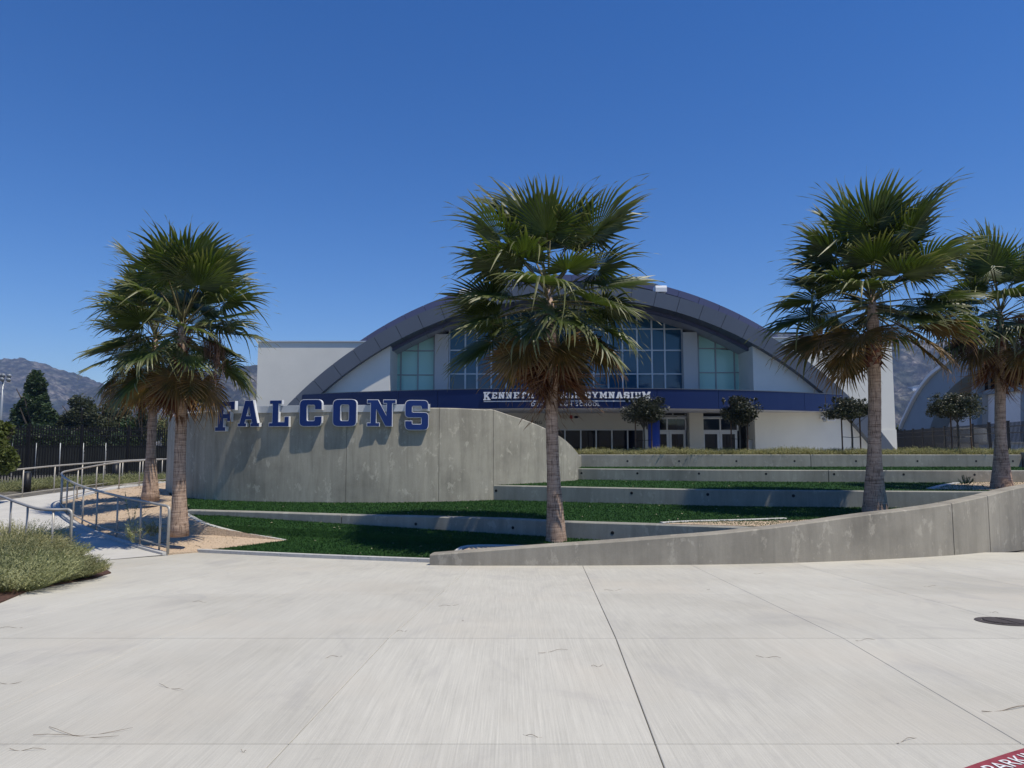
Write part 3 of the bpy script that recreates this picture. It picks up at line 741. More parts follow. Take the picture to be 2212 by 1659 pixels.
# ------------------------------------------------------------ block letters
def rnd_poly(pts, seg=5):
    out = []; n = len(pts)
    for i, p in enumerate(pts):
        if len(p) < 3: out.append((p[0], p[1])); continue
        r = p[2]; a = Vector(pts[i - 1][:2]); b = Vector(p[:2]); c = Vector(pts[(i + 1) % n][:2])
        d1 = (a - b).normalized(); d2 = (c - b).normalized(); s = b + d1 * r; e = b + d2 * r
        for k in range(seg + 1):
            t_ = k / seg; q = s * (1 - t_) ** 2 + b * (2 * t_ * (1 - t_)) + e * t_ * t_
            q = s.lerp(e, t_).lerp(q, 1.15) if 0 < k < seg else q; out.append((q.x, q.y))
    return out
GL = {
 'F': ([(0,0),(4.6,0),(4.6,1.6),(3.6,1.6),(3.6,4.1),(5.0,4.1),(5.0,3.2),(6.5,3.2),(6.5,6.6),(5.0,6.6),(5.0,5.9),(3.6,5.9),(3.6,8.2),(6.3,8.2),(6.3,7.0),(8.2,7.0),(8.2,10),(0,10),(0,8.4),(1.1,8.4),(1.1,1.6),(0,1.6)], []),
 'A': ([(0,0),(4,0),(4,1.5),(3.3,1.5),(3.6,2.6),(6.0,2.6),(6.3,1.5),(5.6,1.5),(5.6,0),(9.6,0),(9.6,1.5),(8.8,1.5),(6.6,10),(3.0,10),(.8,1.5),(0,1.5)], [[(4.05,4.2),(5.55,4.2),(4.8,7.4)]]),
 'L': ([(0,0),(8,0),(8,3.9),(6.1,3.9),(6.1,1.9),(3.9,1.9),(3.9,8.4),(5.1,8.4),(5.1,10),(.2,10),(.2,8.4),(1.3,8.4),(1.3,1.6),(0,1.6)], []),
 'C': ([(0,0,2.2),(8.2,0,2.2),(8.2,3.8),(5.5,3.8),(5.5,2.2,.5),(2.8,2.2,.5),(2.8,7.8,.5),(5.5,7.8,.5),(5.5,6.1),(8.2,6.1),(8.2,10,2.2),(0,10,2.2)], []),
 'O': ([(0,0,2.3),(8.2,0,2.3),(8.2,10,2.3),(0,10,2.3)], [[(2.75,2.2,.6),(5.45,2.2,.6),(5.45,7.8,.6),(2.75,7.8,.6)]]),
 'N': ([(0,0),(4.2,0),(4.2,1.5),(3.1,1.5),(3.1,6.2),(6.0,0),(8.3,0),(8.3,8.5),(9.4,8.5),(9.4,10),(5.2,10),(5.2,8.5),(6.3,8.5),(6.3,4.2),(3.6,10),(0,10),(0,8.5),(1.1,8.5),(1.1,1.5),(0,1.5)], []),
 'S': ([(0,0,2.2),(8.2,0,2.2),(8.2,6,1.8),(2.6,6,.4),(2.6,7.9,.4),(5.6,7.9,.4),(5.6,6.9),(8.1,6.9),(8.1,10,2.0),(0,10,2.2),(0,4.1,1.8),(5.6,4.1,.4),(5.6,2.1,.4),(2.6,2.1,.4),(2.6,3.2),(0,3.2)], []),
 'K': ([(0,0),(4,0),(4,1.5),(3,1.5),(3,3.3),(3.9,4.2),(5.6,1.5),(5,1.5),(5,0),(9.2,0),(9.2,1.5),(8.2,1.5),(5.5,5.7),(7.9,8.5),(9,8.5),(9,10),(5,10),(5,8.5),(5.6,8.5),(3,5.9),(3,8.5),(4,8.5),(4,10),(0,10),(0,8.5),(1,8.5),(1,1.5),(0,1.5)], []),
 'E': ([(0,0),(8,0),(8,3.4),(6.2,3.4),(6.2,1.8),(3.2,1.8),(3.2,4.2),(5.4,4.2),(5.4,5.8),(3.2,5.8),(3.2,8.2),(6.2,8.2),(6.2,6.6),(8,6.6),(8,10),(0,10),(0,8.5),(1,8.5),(1,1.5),(0,1.5)], []),
 'T': ([(2.2,0),(6.2,0),(6.2,1.5),(5.3,1.5),(5.3,8.2),(6.6,8.2),(6.6,6.6),(8.4,6.6),(8.4,10),(0,10),(0,6.6),(1.8,6.6),(1.8,8.2),(3.1,8.2),(3.1,1.5),(2.2,1.5)], []),
 'H': ([(0,0),(4,0),(4,1.5),(3.1,1.5),(3.1,4.1),(6.1,4.1),(6.1,1.5),(5.2,1.5),(5.2,0),(9.2,0),(9.2,1.5),(8.2,1.5),(8.2,8.5),(9.2,8.5),(9.2,10),(5.2,10),(5.2,8.5),(6.1,8.5),(6.1,5.9),(3.1,5.9),(3.1,8.5),(4,8.5),(4,10),(0,10),(0,8.5),(1,8.5),(1,1.5),(0,1.5)], []),
 'M': ([(0,0),(3.8,0),(3.8,1.5),(2.9,1.5),(2.9,6.4),(4.9,1.6),(6.1,1.6),(8.1,6.4),(8.1,1.5),(7.2,1.5),(7.2,0),(11,0),(11,1.5),(10.1,1.5),(10.1,8.5),(11,8.5),(11,10),(7.8,10),(5.5,4.9),(3.2,10),(0,10),(0,8.5),(.9,8.5),(.9,1.5),(0,1.5)], []),
 'B': ([(0,0),(8.2,0,1.8),(8.2,4.7,.8),(7.5,5.2),(8,5.7,.8),(8,10,1.8),(0,10),(0,8.5),(1,8.5),(1,1.5),(0,1.5)], [[(3.1,1.8),(5.9,1.8),(5.9,4.3),(3.1,4.3)], [(3.1,6),(5.8,6),(5.8,8.2),(3.1,8.2)]]),
 'G': ([(0,0,2),(8.2,0,.6),(8.2,5.2),(4.6,5.2),(4.6,3.7),(5.8,3.7),(5.8,2.1),(2.7,2.1),(2.7,7.9),(5.8,7.9),(5.8,6.5),(8.2,6.5),(8.2,10,2),(0,10,2)], []),
 'Y': ([(2.6,0),(6.6,0),(6.6,1.5),(5.7,1.5),(5.7,4.2),(8.2,8.5),(9.2,8.5),(9.2,10),(5.6,10),(5.6,8.5),(6,8.5),(4.6,6),(3.2,8.5),(3.6,8.5),(3.6,10),(0,10),(0,8.5),(1,8.5),(3.5,4.2),(3.5,1.5),(2.6,1.5)], []),
 'I': ([(0,0),(4.4,0),(4.4,1.5),(3.3,1.5),(3.3,8.5),(4.4,8.5),(4.4,10),(0,10),(0,8.5),(1.1,8.5),(1.1,1.5),(0,1.5)], []),
 'U': ([(0,10),(0,8.5),(1,8.5),(1,0,2),(8,0,2),(8,8.5),(9,8.5),(9,10),(5.2,10),(5.2,8.5),(5.9,8.5),(5.9,2),(3.1,2),(3.1,8.5),(3.8,8.5),(3.8,10)], []),
 '.': ([(0,0),(2.2,0),(2.2,2.2),(0,2.2)], []),
}
def area2(p): return sum(p[i][0] * p[(i + 1) % len(p)][1] - p[(i + 1) % len(p)][0] * p[i][1] for i in range(len(p)))
def inset(poly, d):
    n = len(poly); s = 1 if area2(poly) > 0 else -1; out = []
    for i in range(n):
        a = Vector(poly[i - 1]); b = Vector(poly[i]); c = Vector(poly[(i + 1) % n])
        e1 = (b - a); e2 = (c - b)
        if e1.length < 1e-6 or e2.length < 1e-6: out.append(tuple(b)); continue
        e1.normalize(); e2.normalize()
        n1 = Vector((-e1.y, e1.x)) * s; n2 = Vector((-e2.y, e2.x)) * s; k = n1 + n2
        den = max(.25, 1 + n1.dot(n2)); q = b + k * (d / den); out.append((q.x, q.y))
    return out
def letter_mesh(ch, w_, h_, d0, d1, ins=0):
    """letter standing in the xz plane, front at y=d0 and back at y=d1"""
    outer_, holes = GL[ch]; o_ = rnd_poly(outer_); hs_ = [rnd_poly(h) for h in holes]
    W = max(p[0] for p in o_); sx, sz = w_ / W, h_ / (10.0 if ch != '.' else 10.0)
    o_ = [(p[0] * sx, p[1] * sz) for p in o_]; hs_ = [[(p[0] * sx, p[1] * sz) for p in h] for h in hs_]
    if area2(o_) < 0: o_ = o_[::-1]
    hs_ = [h[::-1] if area2(h) > 0 else h for h in hs_]
    if ins: o_ = inset(o_, ins); hs_ = [inset(h[::-1], -ins)[::-1] for h in hs_]
    loops = [[Vector((p[0], p[1], 0)) for p in o_]] + [[Vector((p[0], p[1], 0)) for p in h] for h in hs_]
    tri = tessellate_polygon(loops); fl_ = [p for L in loops for p in L]; mb = MB(); N = len(fl_)
    vs = [(p.x, d0, p.y) for p in fl_] + [(p.x, d1, p.y) for p in fl_]; fs = []
    for t_ in tri:
        a, b, c = [fl_[i] for i in t_]; cr = (b - a).cross(c - a).z
        t2 = t_ if cr > 0 else t_[::-1]
        fs.append(tuple(t2)); fs.append(tuple(i + N for i in t2[::-1]))
    k = 0
    for L in loops:
        n = len(L)
        for i in range(n): fs.append((k + i, N + k + i, N + k + (i + 1) % n, k + (i + 1) % n)[::-1])
        k += n
    return mb.add(vs, fs)
specs = [('F', 464, 506, 932, 867), ('A', 513, 560, 922, 864.5), ('L', 580, 624, 922, 864), ('C', 646, 695, 921.5, 862.5), ('O', 718, 770, 921.5, 862), ('N', 792, 855, 921.5, 863), ('S', 874, 926, 929.5, 864)]
desc = {'F': 'tall first letter F', 'A': 'letter A after the F', 'L': 'letter L between A and C', 'C': 'letter C after the L', 'O': 'letter O between C and N', 'N': 'wide letter N before the S', 'S': 'tall last letter S'}
TH = .12
for ch, u0, u1, vb, vt in specs:
    x = xcut(SW, (u0 + u1) / 2); p, nrm, full = on_line(SW, x); c = p + nrm * (TH + .025)
    ang = math.atan2(nrm.x, -nrm.y)                    # rotation about z so that local -Y looks along nrm
    pl = at_plane(u0, vb, Vector((c.x, c.y, 0)), nrm); pr = at_plane(u1, vb, Vector((c.x, c.y, 0)), nrm); pt = at_plane(u0, vt, Vector((c.x, c.y, 0)), nrm)
    w_ = (pr - pl).length; h_ = (pt.z - pl.z); zb = at_y((u0 + u1) / 2, vb, c.y).z; zt = at_y((u0 + u1) / 2, vt, c.y).z; h_ = zt - zb
    b = Vector((pl.x, pl.y, zb))
    t = thing('sign_letter', 'large navy %s on the curved concrete wall, white edged' % desc[ch], 'sign letter', b, 'big navy letters on the curved wall', ang)
    mb = letter_mesh(ch, w_, h_, 0, TH); o = obj('letter_body', mb, M['white']); o.parent = t
    mb = letter_mesh(ch, w_, h_, -.008, .01, .018); o = obj('letter_face', mb, M['navy_letter']); o.parent = t
    for fx in (.25, .75):
        mb = MB(); q = Vector((w_ * fx, TH, h_ * .35)); mb.tube([q, q + Vector((0, .06, 0))], .02, 6); o = obj('mounting_pin', mb, M['steel']); o.parent = t
x0, x1 = xcut(SW, 500), xcut(SW, 929); bm_ = []
for k in range(25):
    x = x0 + (x1 - x0) * k / 24; p, nrm, full = on_line(SW, x); q = p + nrm * .02
    bm_.append((q.x, q.y, full[3] - .11, full[3] + .115))
mb = MB(); ribbon(mb, bm_, .12, .006); t = thing('sign_beam', 'pale metal band along the wall top behind the big letters', 'beam', bm_[12][:3])
obj('band', mb, M['alu'], t)

# ------------------------------------------------------------ gymnasium
XC = 3.29; FL = EYE - 1.5
gym = thing('gymnasium', 'white gymnasium with a grey arched roof, big windows and navy canopy', 'gymnasium', (XC, 41, FL))
def G(name, mb, mat, smooth=False, parent=gym, label=None): return obj(name, mb, mat, parent, smooth, label)
CZ = EYE - 12.2                           # centre of arch circles
def ring(mb, r0, r1, a0, a1, y0, y1, n, cz=CZ, m=0):
    vs = []
    for k in range(n + 1):
        a = a0 + (a1 - a0) * k / n; s, c = math.sin(a), math.cos(a)
        for (r, y) in ((r0, y0), (r1, y0), (r1, y1), (r0, y1)): vs.append((XC + r * s, y, cz + r * c))
    fs = []
    for k in range(n):
        for j in range(4): fs.append((k * 4 + j, (k + 1) * 4 + j, (k + 1) * 4 + (j + 1) % 4, k * 4 + (j + 1) % 4)[::-1])
    fs += [(0, 1, 2, 3)[::-1], tuple(n * 4 + j for j in range(4))]
    return mb.add(vs, fs, m)
amax = math.acos((FL - CZ) / 21.1) + .012
NP = 33; step = 2 * amax / NP
for k in range(NP):
    a0 = -amax + k * step; mb = MB(); ring(mb, 20.28, 21.1, a0 + .0006, a0 + step - .0006, 38.5, 40.3, 3)
    G('arch_panel', mb, M['arch'])
mb = MB(); ring(mb, 20.33, 21.05, -amax, amax, 38.53, 40.28, 60); G('arch_frame', mb, M['dark'])
# upper vault behind
RV, CV, XV = 22.44, EYE - 12.05, 3.67
av = math.acos((EYE + 4.0 - CV) / RV); NV = 26
def vring(mb, r0, r1, a0, a1, y0, y1, n):
    global XC
    k_ = XC; XC = XV; ring(mb, r0, r1, a0, a1, y0, y1, n, CV); XC = k_; return mb
for k in range(NV):
    a0 = -av + 2 * av * k / NV
    G('roof_edge_panel', vring(MB(), RV - 1.5, RV - .42, a0 + .0005, a0 + 2 * av / NV - .0005, 42.9, 43.1, 3), M['arch'])
    G('roof_cap_panel', vring(MB(), RV - .40, RV, a0 + .0005, a0 + 2 * av / NV - .0005, 42.82, 43.2, 3), M['arch2'])
G('roof', vring(MB(), RV - .5, RV - .03, -av, av, 43.2, 78, 60), M['roof'], True)
G('roof_edge_core', vring(MB(), RV - 1.6, RV - .05, -av, av, 42.95, 43.18, 60), M['dark'])
mb = MB(); ring(mb, 20.6, 20.95, -1.0, 1.0, 40.31, 42.9, 60); G('roof_deck', mb, M['roof'], True)
# inner ring
DX = 10.03; a2 = math.asin(DX / 20.12); n2 = 20
for k in range(n2):
    a0 = -a2 + 2 * a2 * k / n2; mb = MB(); ring(mb, 20.12, 21.0, a0 + .0005, a0 + 2 * a2 / n2 - .0005, 39.62, 39.9, 3); G('inner_arch_panel', mb, M['arch2'])
for k in range(n2):
    a0 = -a2 + 2 * a2 * k / n2; mb = MB(); ring(mb, 20.15, 20.3, a0 + .0006, a0 + 2 * a2 / n2 - .0006, 39.9, 41.75, 3); G('soffit_panel', mb, M['soffit'])
mb = MB(); ring(mb, 20.2, 20.5, -a2, a2, 39.88, 41.8, 40); G('soffit_core', mb, M['dark'])
# flank walls under the arch (triangles)
for s in (-1, 1):
    pts = []; xo = math.sqrt(20.4 ** 2 - (FL - .1 - CZ) ** 2)
    x0 = XC + s * DX; pts = [(x0, FL - .1)]; N = 16
    pts.append((XC + s * xo, FL - .1))
    for k in range(1, N + 1):
        dx = xo + (DX - xo) * k / N; pts.append((XC + s * dx, CZ + math.sqrt(20.4 ** 2 - dx * dx)))
    mb = MB(); mb.prism([(p[0], 38.98, p[1]) for p in pts], (0, 2.8, 0)); me = mb.mesh('flank_wall', M['stucco'])
    bm = bmesh.new(); bm.from_mesh(me); bmesh.ops.recalc_face_normals(bm, faces=bm.faces); bm.to_mesh(me); bm.free(); G('flank_wall', me, None)
# side blocks
mb = MB(); mb.box((xu(553, 42.8), 42.8, FL - .2), (-2, 62, EYE + 6.2)); G('side_wall', mb, M['stucco'])
mb = MB(); mb.box((xu(552, 42.8) - .05, 42.72, EYE + 6.2), (-2, 62, EYE + 6.27)); G('parapet_cap', mb, M['alu'])
mb = MB(); mb.box((10, 41.9, FL - .2), (xu(1933, 41.9), 62, EYE + 6.3)); G('side_wall', mb, M['stucco'])
mb = MB(); mb.box((10, 41.82, EYE + 6.3), (xu(1933, 41.9) + .05, 62, EYE + 6.37)); G('parapet_cap', mb, M['alu'])
zr = at_y(1900, 928, 41.9).z
mb = MB(); mb.box((18, 41.86, FL - .2), (xu(1933, 41.9) + .03, 41.895, zr)); G('dado_wall', mb, M['stucco'])
# windows upper
YW = 41.5
def wp(u, v, Y=YW): return at_y(u, v, Y)
def archz(x, r=20.13): return CZ + math.sqrt(r * r - (x - XC) ** 2)
def window(us, vs, glass, frame, name='window', fw_=.045, clip=True, Y=YW):
    """us: mullion positions, vs: transom positions top..bottom; top clipped by the arch"""
    xs_ = [xu(u, Y) for u in us]; zs = [at_y(1200, v, Y).z for v in vs]
    mb = MB(); root_mb = MB()
    zb = zs[-1]
    # frame
    for x in xs_:
        zt = archz(min(max(x, XC - DX), XC + DX)) + .05 if clip else zs[0]
        mb.box((x - fw_, Y - .07, zb), (x + fw_, Y + .05, zt))
    for z in (zs if not clip else zs):
        xa, xb = xs_[0], xs_[-1]
        if clip:
            lim = math.sqrt(max(0, 20.13 ** 2 - (z - CZ) ** 2)); xa = max(xa, XC - lim); xb = min(xb, XC + lim)
        if xb > xa: mb.box((xa, Y - .065, z - fw_ * .8), (xb, Y + .045, z + fw_ * .8))
    fr_ = G(name, mb, frame)
    top_edges = zs if clip else zs
    for i in range(len(xs_) - 1):
        xa, xb = xs_[i] + fw_, xs_[i + 1] - fw_
        bounds = list(zs)
        if clip: bounds = [99] + bounds
        for j in range(len(bounds) - 1):
            z1, z0 = bounds[j], bounds[j + 1] + fw_ * .8
            z1 = z1 - fw_ * .8 if z1 < 90 else z1
            ta = min(z1, archz(xa) + .1) if clip else z1; tb = min(z1, archz(xb) + .1) if clip else z1
            if min(ta, tb) < z0 + .03 and max(ta, tb) < z0 + .08: continue
            ta, tb = max(ta, z0 + .01), max(tb, z0 + .01)
            pm_ = MB(); pm_.add([(xa, Y, z0), (xb, Y, z0), (xb, Y, tb), (xa, Y, ta)], [(0, 1, 2, 3)])
            pm_.add([(xa, Y + .012, z0), (xb, Y + .012, z0), (xb, Y + .012, tb), (xa, Y + .012, ta)], [(3, 2, 1, 0)]) if False else None
            obj('pane', pm_, glass, fr_)
    return fr_
window([970, 1004.6, 1030, 1061, 1093, 1125, 1157, 1189, 1220, 1252, 1283, 1315, 1346, 1378, 1410, 1438, 1476], [711, 757, 808, 846], M['glass'], M['alu'], 'central_window')
window([853, 865, 902, 937], [758, 810, 846], M['glass_teal'], M['dalu'], 'side_window', .035)
window([1511, 1548, 1588.6, 1602], [753, 805, 846], M['glass_teal'], M['dalu'], 'side_window', .035)
for (u0, u1) in ((938, 967), (1479, 1510)):
    mb = MB(); x0, x1 = xu(u0, 41.0), xu(u1, 41.0); mb.box((x0, 41.0, EYE + 2.4), (x1, 41.8, archz((x0 + x1) / 2) - .1)); G('pier', mb, M['pier'])
# interior behind the glass
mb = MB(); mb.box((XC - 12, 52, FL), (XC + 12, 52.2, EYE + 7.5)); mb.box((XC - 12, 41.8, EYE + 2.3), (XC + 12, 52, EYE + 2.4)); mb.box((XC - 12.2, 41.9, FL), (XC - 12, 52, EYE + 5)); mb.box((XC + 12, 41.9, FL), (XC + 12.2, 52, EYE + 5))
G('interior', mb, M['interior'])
mb = MB()
for (a, b) in (((1284, 842), (1333, 690)), ((1150, 842), (1105, 770))):
    p, q = at_y(*a, 43.2), at_y(*b, 43.2); rbox(mb, p, q, .16, .16) if False else mb.prism([(p.x - .22, 43.1, p.z), (p.x + .22, 43.1, p.z), (q.x + .22, 43.1, q.z), (q.x - .22, 43.1, q.z)], (0, .3, 0))
for k in range(7):
    x = 3.6 + k * .28; mb.prism([(x, 43.3, EYE + 2.9), (x + .04, 43.3, EYE + 2.9), (x + 1.5, 43.3, EYE + 6.6), (x + 1.46, 43.3, EYE + 6.6)], (0, .04, 0))
G('interior_brace', mb, M['white'])
# stage: ground floor wall at Y=40
YG = 40.0
def gx(u): return xu(u, YG)
zs_ = lambda v: at_y(1200, v, YG).z
zsof = EYE + 1.76
mb = MB(); mb.box((XC - DX, YG, zs_(927.5)), (gx(1396), YG + .3, zsof)); G('lobby_wall', mb, M['stucco2'])
mb = MB(); mb.box((XC - DX, YG, FL - .1), (gx(1010), YG + .3, zs_(927.5))); G('lobby_wall', mb, M['stucco2'])
mb = MB(); mb.box((gx(1390), YG - .06, FL - .1), (gx(1399), YG + .3, zs_(927.5))); G('door_post', mb, M['alu'])
window([1010, 1044, 1079, 1114, 1149, 1185, 1220, 1254, 1287, 1321, 1355, 1389], [928.5, 1018], M['glass_dark'], M['alu'], 'lobby_window', .035, False, YG)
window([1400, 1453, 1480], [884, 898], M['glass_dark'], M['dalu'], 'clerestory_window', .03, False, YG + .1)
window([1400, 1440, 1480], [904, 930], M['glass_dark'], M['alu'], 'transom_window', .04, False, YG)
window([1515, 1554.5, 1592], [904, 930], M['glass_dark'], M['alu'], 'transom_window', .04, False, YG)
mb = MB(); mb.box((gx(1400), YG - .02, zs_(904)), (gx(1592), YG + .25, zs_(900))); G('door_header', mb, M['alu'])
mb = MB(); mb.box((gx(1400), YG + .12, zs_(899)), (gx(1592), YG + .2, zs_(880))); G('header_panel', mb, M['dark'])
mb = MB(); mb.box((gx(1484), YG - .5, FL - .1), (gx(1514), YG + .3, zsof)); G('entrance_pier', mb, M['stucco2'])
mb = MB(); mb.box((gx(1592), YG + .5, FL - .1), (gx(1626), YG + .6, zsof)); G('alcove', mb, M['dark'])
for (ua, ub) in ((1413, 1444), (1444.6, 1480), (1516, 1553), (1553.6, 1591)):
    d = obj('door', MB().box((0, 0, 0), (1, 1, 1)), M['alu'], gym); bpy.data.meshes.remove(d.data) if False else None
    x0, x1 = gx(ua), gx(ub); z0, z1 = FL, zs_(931.5); s = .13; mb = MB()
    mb.box((x0, YG - .03, z0), (x0 + s, YG + .03, z1)); mb.box((x1 - s, YG - .03, z0), (x1, YG + .03, z1))
    mb.box((x0 + s, YG - .03, z1 - .16), (x1 - s, YG + .03, z1)); mb.box((x0 + s, YG - .03, z0), (x1 - s, YG + .03, z0 + .25))
    d.data = mb.mesh('door', M['alu'])
    pm_ = MB(); pm_.add([(x0 + s, YG, z0 + .25), (x1 - s, YG, z0 + .25), (x1 - s, YG, z1 - .16), (x0 + s, YG, z1 - .16)], [(0, 1, 2, 3)]); obj('pane', pm_, M['glass_dark'], d)
    hb = MB(); hb.tube([(x0 + s * 1.2, YG - .08, z0 + 1.0), (x1 - s * 1.2, YG - .08, z0 + 1.0)], .02, 6); obj('push_bar', hb, M['steel'], d)
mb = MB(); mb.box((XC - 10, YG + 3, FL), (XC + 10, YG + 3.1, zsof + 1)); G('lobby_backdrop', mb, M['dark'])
mb = MB(); mb.box((XC - 12, YG + .3, FL - .15), (XC + 12, YG + 3, FL)); G('lobby_floor', mb, M['pier'])
cx = xu(1412, 36.2)
G('column', MB().tube([(cx, 36.2, FL - .2), (cx, 36.2, zsof)], .3, 24), M['colblue'], True, label='round blue column under the canopy')
for s in (-1, 1):
    pass
mb = MB(); mb.box((gx(1606), YG - .68, FL), (gx(1618), YG - .66, zs_(950))); G('wall_plate', mb, M['dalu'])
# canopy
RC = 26.3; CYC = 34 + RC; ac = math.asin(14.7 / RC)
def carc(a, r=RC): return Vector((XC + r * math.sin(a), CYC - r * math.cos(a), 0))
canopy_edges_u = [651, 760, 860, 945, 1075, 1205, 1325, 1420, 1553, 1739, 1826]
def a_of_u(u):
    lo, hi = -ac, ac
    for _ in range(40):
        m = (lo + hi) / 2; p = carc(m); uu = p.x / p.y * F_PX + CX
        if uu < u: lo = m
        else: hi = m
    return (lo + hi) / 2
ed = [-ac] + [a_of_u(u) for u in canopy_edges_u[1:-1]] + [ac]
ZF0, ZF1 = EYE + 1.74, EYE + 2.68
for a0, a1 in zip(ed[:-1], ed[1:]):
    n = 6; vs = []; g_ = .00035
    for k in range(n + 1):
        a = a0 + g_ + (a1 - a0 - 2 * g_) * k / n
        for (r, z) in ((RC, ZF0), (RC, ZF1), (RC - .1, ZF1), (RC - .1, ZF0)): p = carc(a, r); vs.append((p.x, p.y, z))
    fs = []
    for k in range(n):
        for j in range(4): fs.append((k * 4 + j, (k + 1) * 4 + j, (k + 1) * 4 + (j + 1) % 4, k * 4 + (j + 1) % 4))
    fs += [(0, 1, 2, 3), tuple(n * 4 + j for j in range(4))[::-1]]
    G('fascia_panel', MB().add(vs, fs), M['navy'])
n = 40; ring_ = [carc(-ac + 2 * ac * k / n, RC - .1) for k in range(n + 1)]
poly = [Vector((p.x, p.y, 0)) for p in ring_] + [Vector((XC + 14.5, 38.97, 0)), Vector((XC + DX, 38.97, 0)), Vector((XC + DX, YG, 0)), Vector((XC - DX, YG, 0)), Vector((XC - DX, 38.97, 0)), Vector((XC - 14.5, 38.97, 0))]
tri = tessellate_polygon([poly])
def up(ts, ps, z, want):
    out = []
    for t_ in ts:
        a, b, c = [ps[i] for i in t_]; k = (b - a).cross(c - a).z; out.append(tuple(t_) if k * want > 0 else tuple(t_)[::-1])
    return [(p.x, p.y, z) for p in ps], out
v_, f_ = up(tri, poly, zsof - .005, -1); mb = MB().add(v_, f_); G('canopy_soffit', mb, M['soffit'])
v_, f_ = up(tri, poly, ZF1 - .06, 1); mb = MB().add(v_, f_); G('canopy_roof', mb, M['roof'])
mb = MB(); 
for k in range(n):
    p, q = ring_[k], ring_[k + 1]; mb.add([(p.x, p.y - .14, ZF1), (q.x, q.y - .14, ZF1), (q.x, q.y - .14, ZF1 + .03), (p.x, p.y - .14, ZF1 + .03), (p.x, p.y + .15, ZF1 + .03), (q.x, q.y + .15, ZF1 + .03)], [(0, 1, 2, 3), (3, 2, 5, 4)])
G('canopy_flashing', mb, M['arch'])
for u, yy_ in ((1060, 36), (1108, 37), (1160, 36), (1218, 35.5), (1290, 36.5), (1355, 36), (1440, 38), (1535, 37.5), (1660, 37.5), (1800, 38.2)):
    c0 = Vector((xu(u, yy_), yy_, zsof - .012)); mb = MB(); N = 12
    mb.add([c0 + Vector((math.cos(k * 2 * math.pi / N) * .09, math.sin(k * 2 * math.pi / N) * .09, -.004)) for k in range(N)], [tuple(range(N))[::-1]]); G('downlight', mb, M['white'])

# canopy lettering
sg = thing('canopy_sign', 'silver slab letters and thin second line on the navy canopy', 'sign', (XC, 34, ZF0))
def arc_at(u): a = a_of_u(u); return carc(a, RC + .02), a
txt = 'KENNETH M. BELL GYMNASIUM'
wd = {' ': 5.2, '.': 2.2}
tot = 0; items = []
for i, ch in enumerate(txt):
    big = i == 0 or i == len(txt) - 1; k = 1.12 if big else 1.0
    W = wd[ch] if ch in wd else max(p[0] for p in GL[ch][0]) * k
    items.append((ch, tot, W, big)); tot += W + (1.75 if ch != ' ' else 0)
u0, u1 = 1045, 1404.5; aL, aR = a_of_u(u0), a_of_u(u1); LEN = (aR - aL) * RC; sc = LEN / (tot - 1.75)
hn = .30
for ch, x, W, big in items:
    if ch == ' ': continue
    a = aL + (x + W / 2) * sc / RC; p = carc(a, RC)
    h_ = .40 if big else hn; zb = at_y(1200, 860.5, 34.1).z if not big else at_y(1200, 864, 34.1).z
    me_ = letter_mesh(ch, W * sc, h_ if ch != '.' else hn, -.07, .0).mesh('letter', M['white'])
    me_.transform(Matrix.Translation((-W * sc / 2, 0, 0)))
    o = bpy.data.objects.new('letter', me_); col.objects.link(o); o.parent = sg
    nrm = Vector((math.sin(a), -math.cos(a), 0)); o.location = p + nrm * .035 + Vector((0, 0, zb)) - sg.location; o.rotation_euler = (0, 0, a)
mb = MB(); n = 30; z0, z1 = at_y(1200, 867.2, 34).z, at_y(1200, 865.3, 34).z; vs = []
for k in range(n + 1):
    a = aL + (aR - aL) * k / n
    for (r, z) in ((RC + .03, z0), (RC + .03, z1), (RC + .005, z1), (RC + .005, z0)): p = carc(a, r); vs.append((p.x, p.y, z))
fs = []
for k in range(n):
    for j in range(4): fs.append((k * 4 + j, (k + 1) * 4 + j, (k + 1) * 4 + (j + 1) % 4, k * 4 + (j + 1) % 4))
obj('underline_bar', mb.add(vs, fs), M['white'], sg)
def text_mesh(s, size, ext=.0, spacing=1.0):
    cu = bpy.data.curves.new('txt', 'FONT'); cu.body = s; cu.size = size; cu.extrude = ext; cu.space_character = spacing; cu.resolution_u = 3
    o = bpy.data.objects.new('txt', cu); col.objects.link(o); dg = bpy.context.evaluated_depsgraph_get(); dg.update()
    me_ = bpy.data.meshes.new_from_object(o.evaluated_get(dg)); bpy.data.objects.remove(o); me_.materials.clear(); return me_
s2 = 'DUARTE HIGH SCHOOL'; a0, a1 = a_of_u(1147), a_of_u(1297)
adv = {'I': .42, ' ': .62, 'E': .9, 'R': 1, 'T': .95, 'L': .85, 'H': 1.1, 'D': 1.1, 'O': 1.2, 'G': 1.15, 'C': 1.1, 'S': .95, 'U': 1.05, 'A': 1.1}
tt = sum(adv[c] for c in s2); x = 0
for c in s2:
    W = adv[c]
    if c != ' ':
        a = a0 + (a1 - a0) * (x + W / 2) / tt; me_ = text_mesh(c, .25, .015); me_.materials.append(M['white'])
        xs2 = [v.co.x for v in me_.vertices]; me_.transform(Matrix.Rotation(R(90), 4, 'X') @ Matrix.Translation((-(min(xs2) + max(xs2)) / 2, 0, 0)))
        me_.name = 'letter'; o = bpy.data.objects.new('letter', me_); col.objects.link(o); o.parent = sg
        p = carc(a, RC + .02); o.location = Vector((p.x, p.y, at_y(1200, 877, 34).z)) - sg.location; o.rotation_euler = (0, 0, a)
    x += W
sg2 = thing('wall_sign', 'small dark letters on the lobby wall above the curved wall edge', 'sign', (gx(1150), YG, zs_(916)))
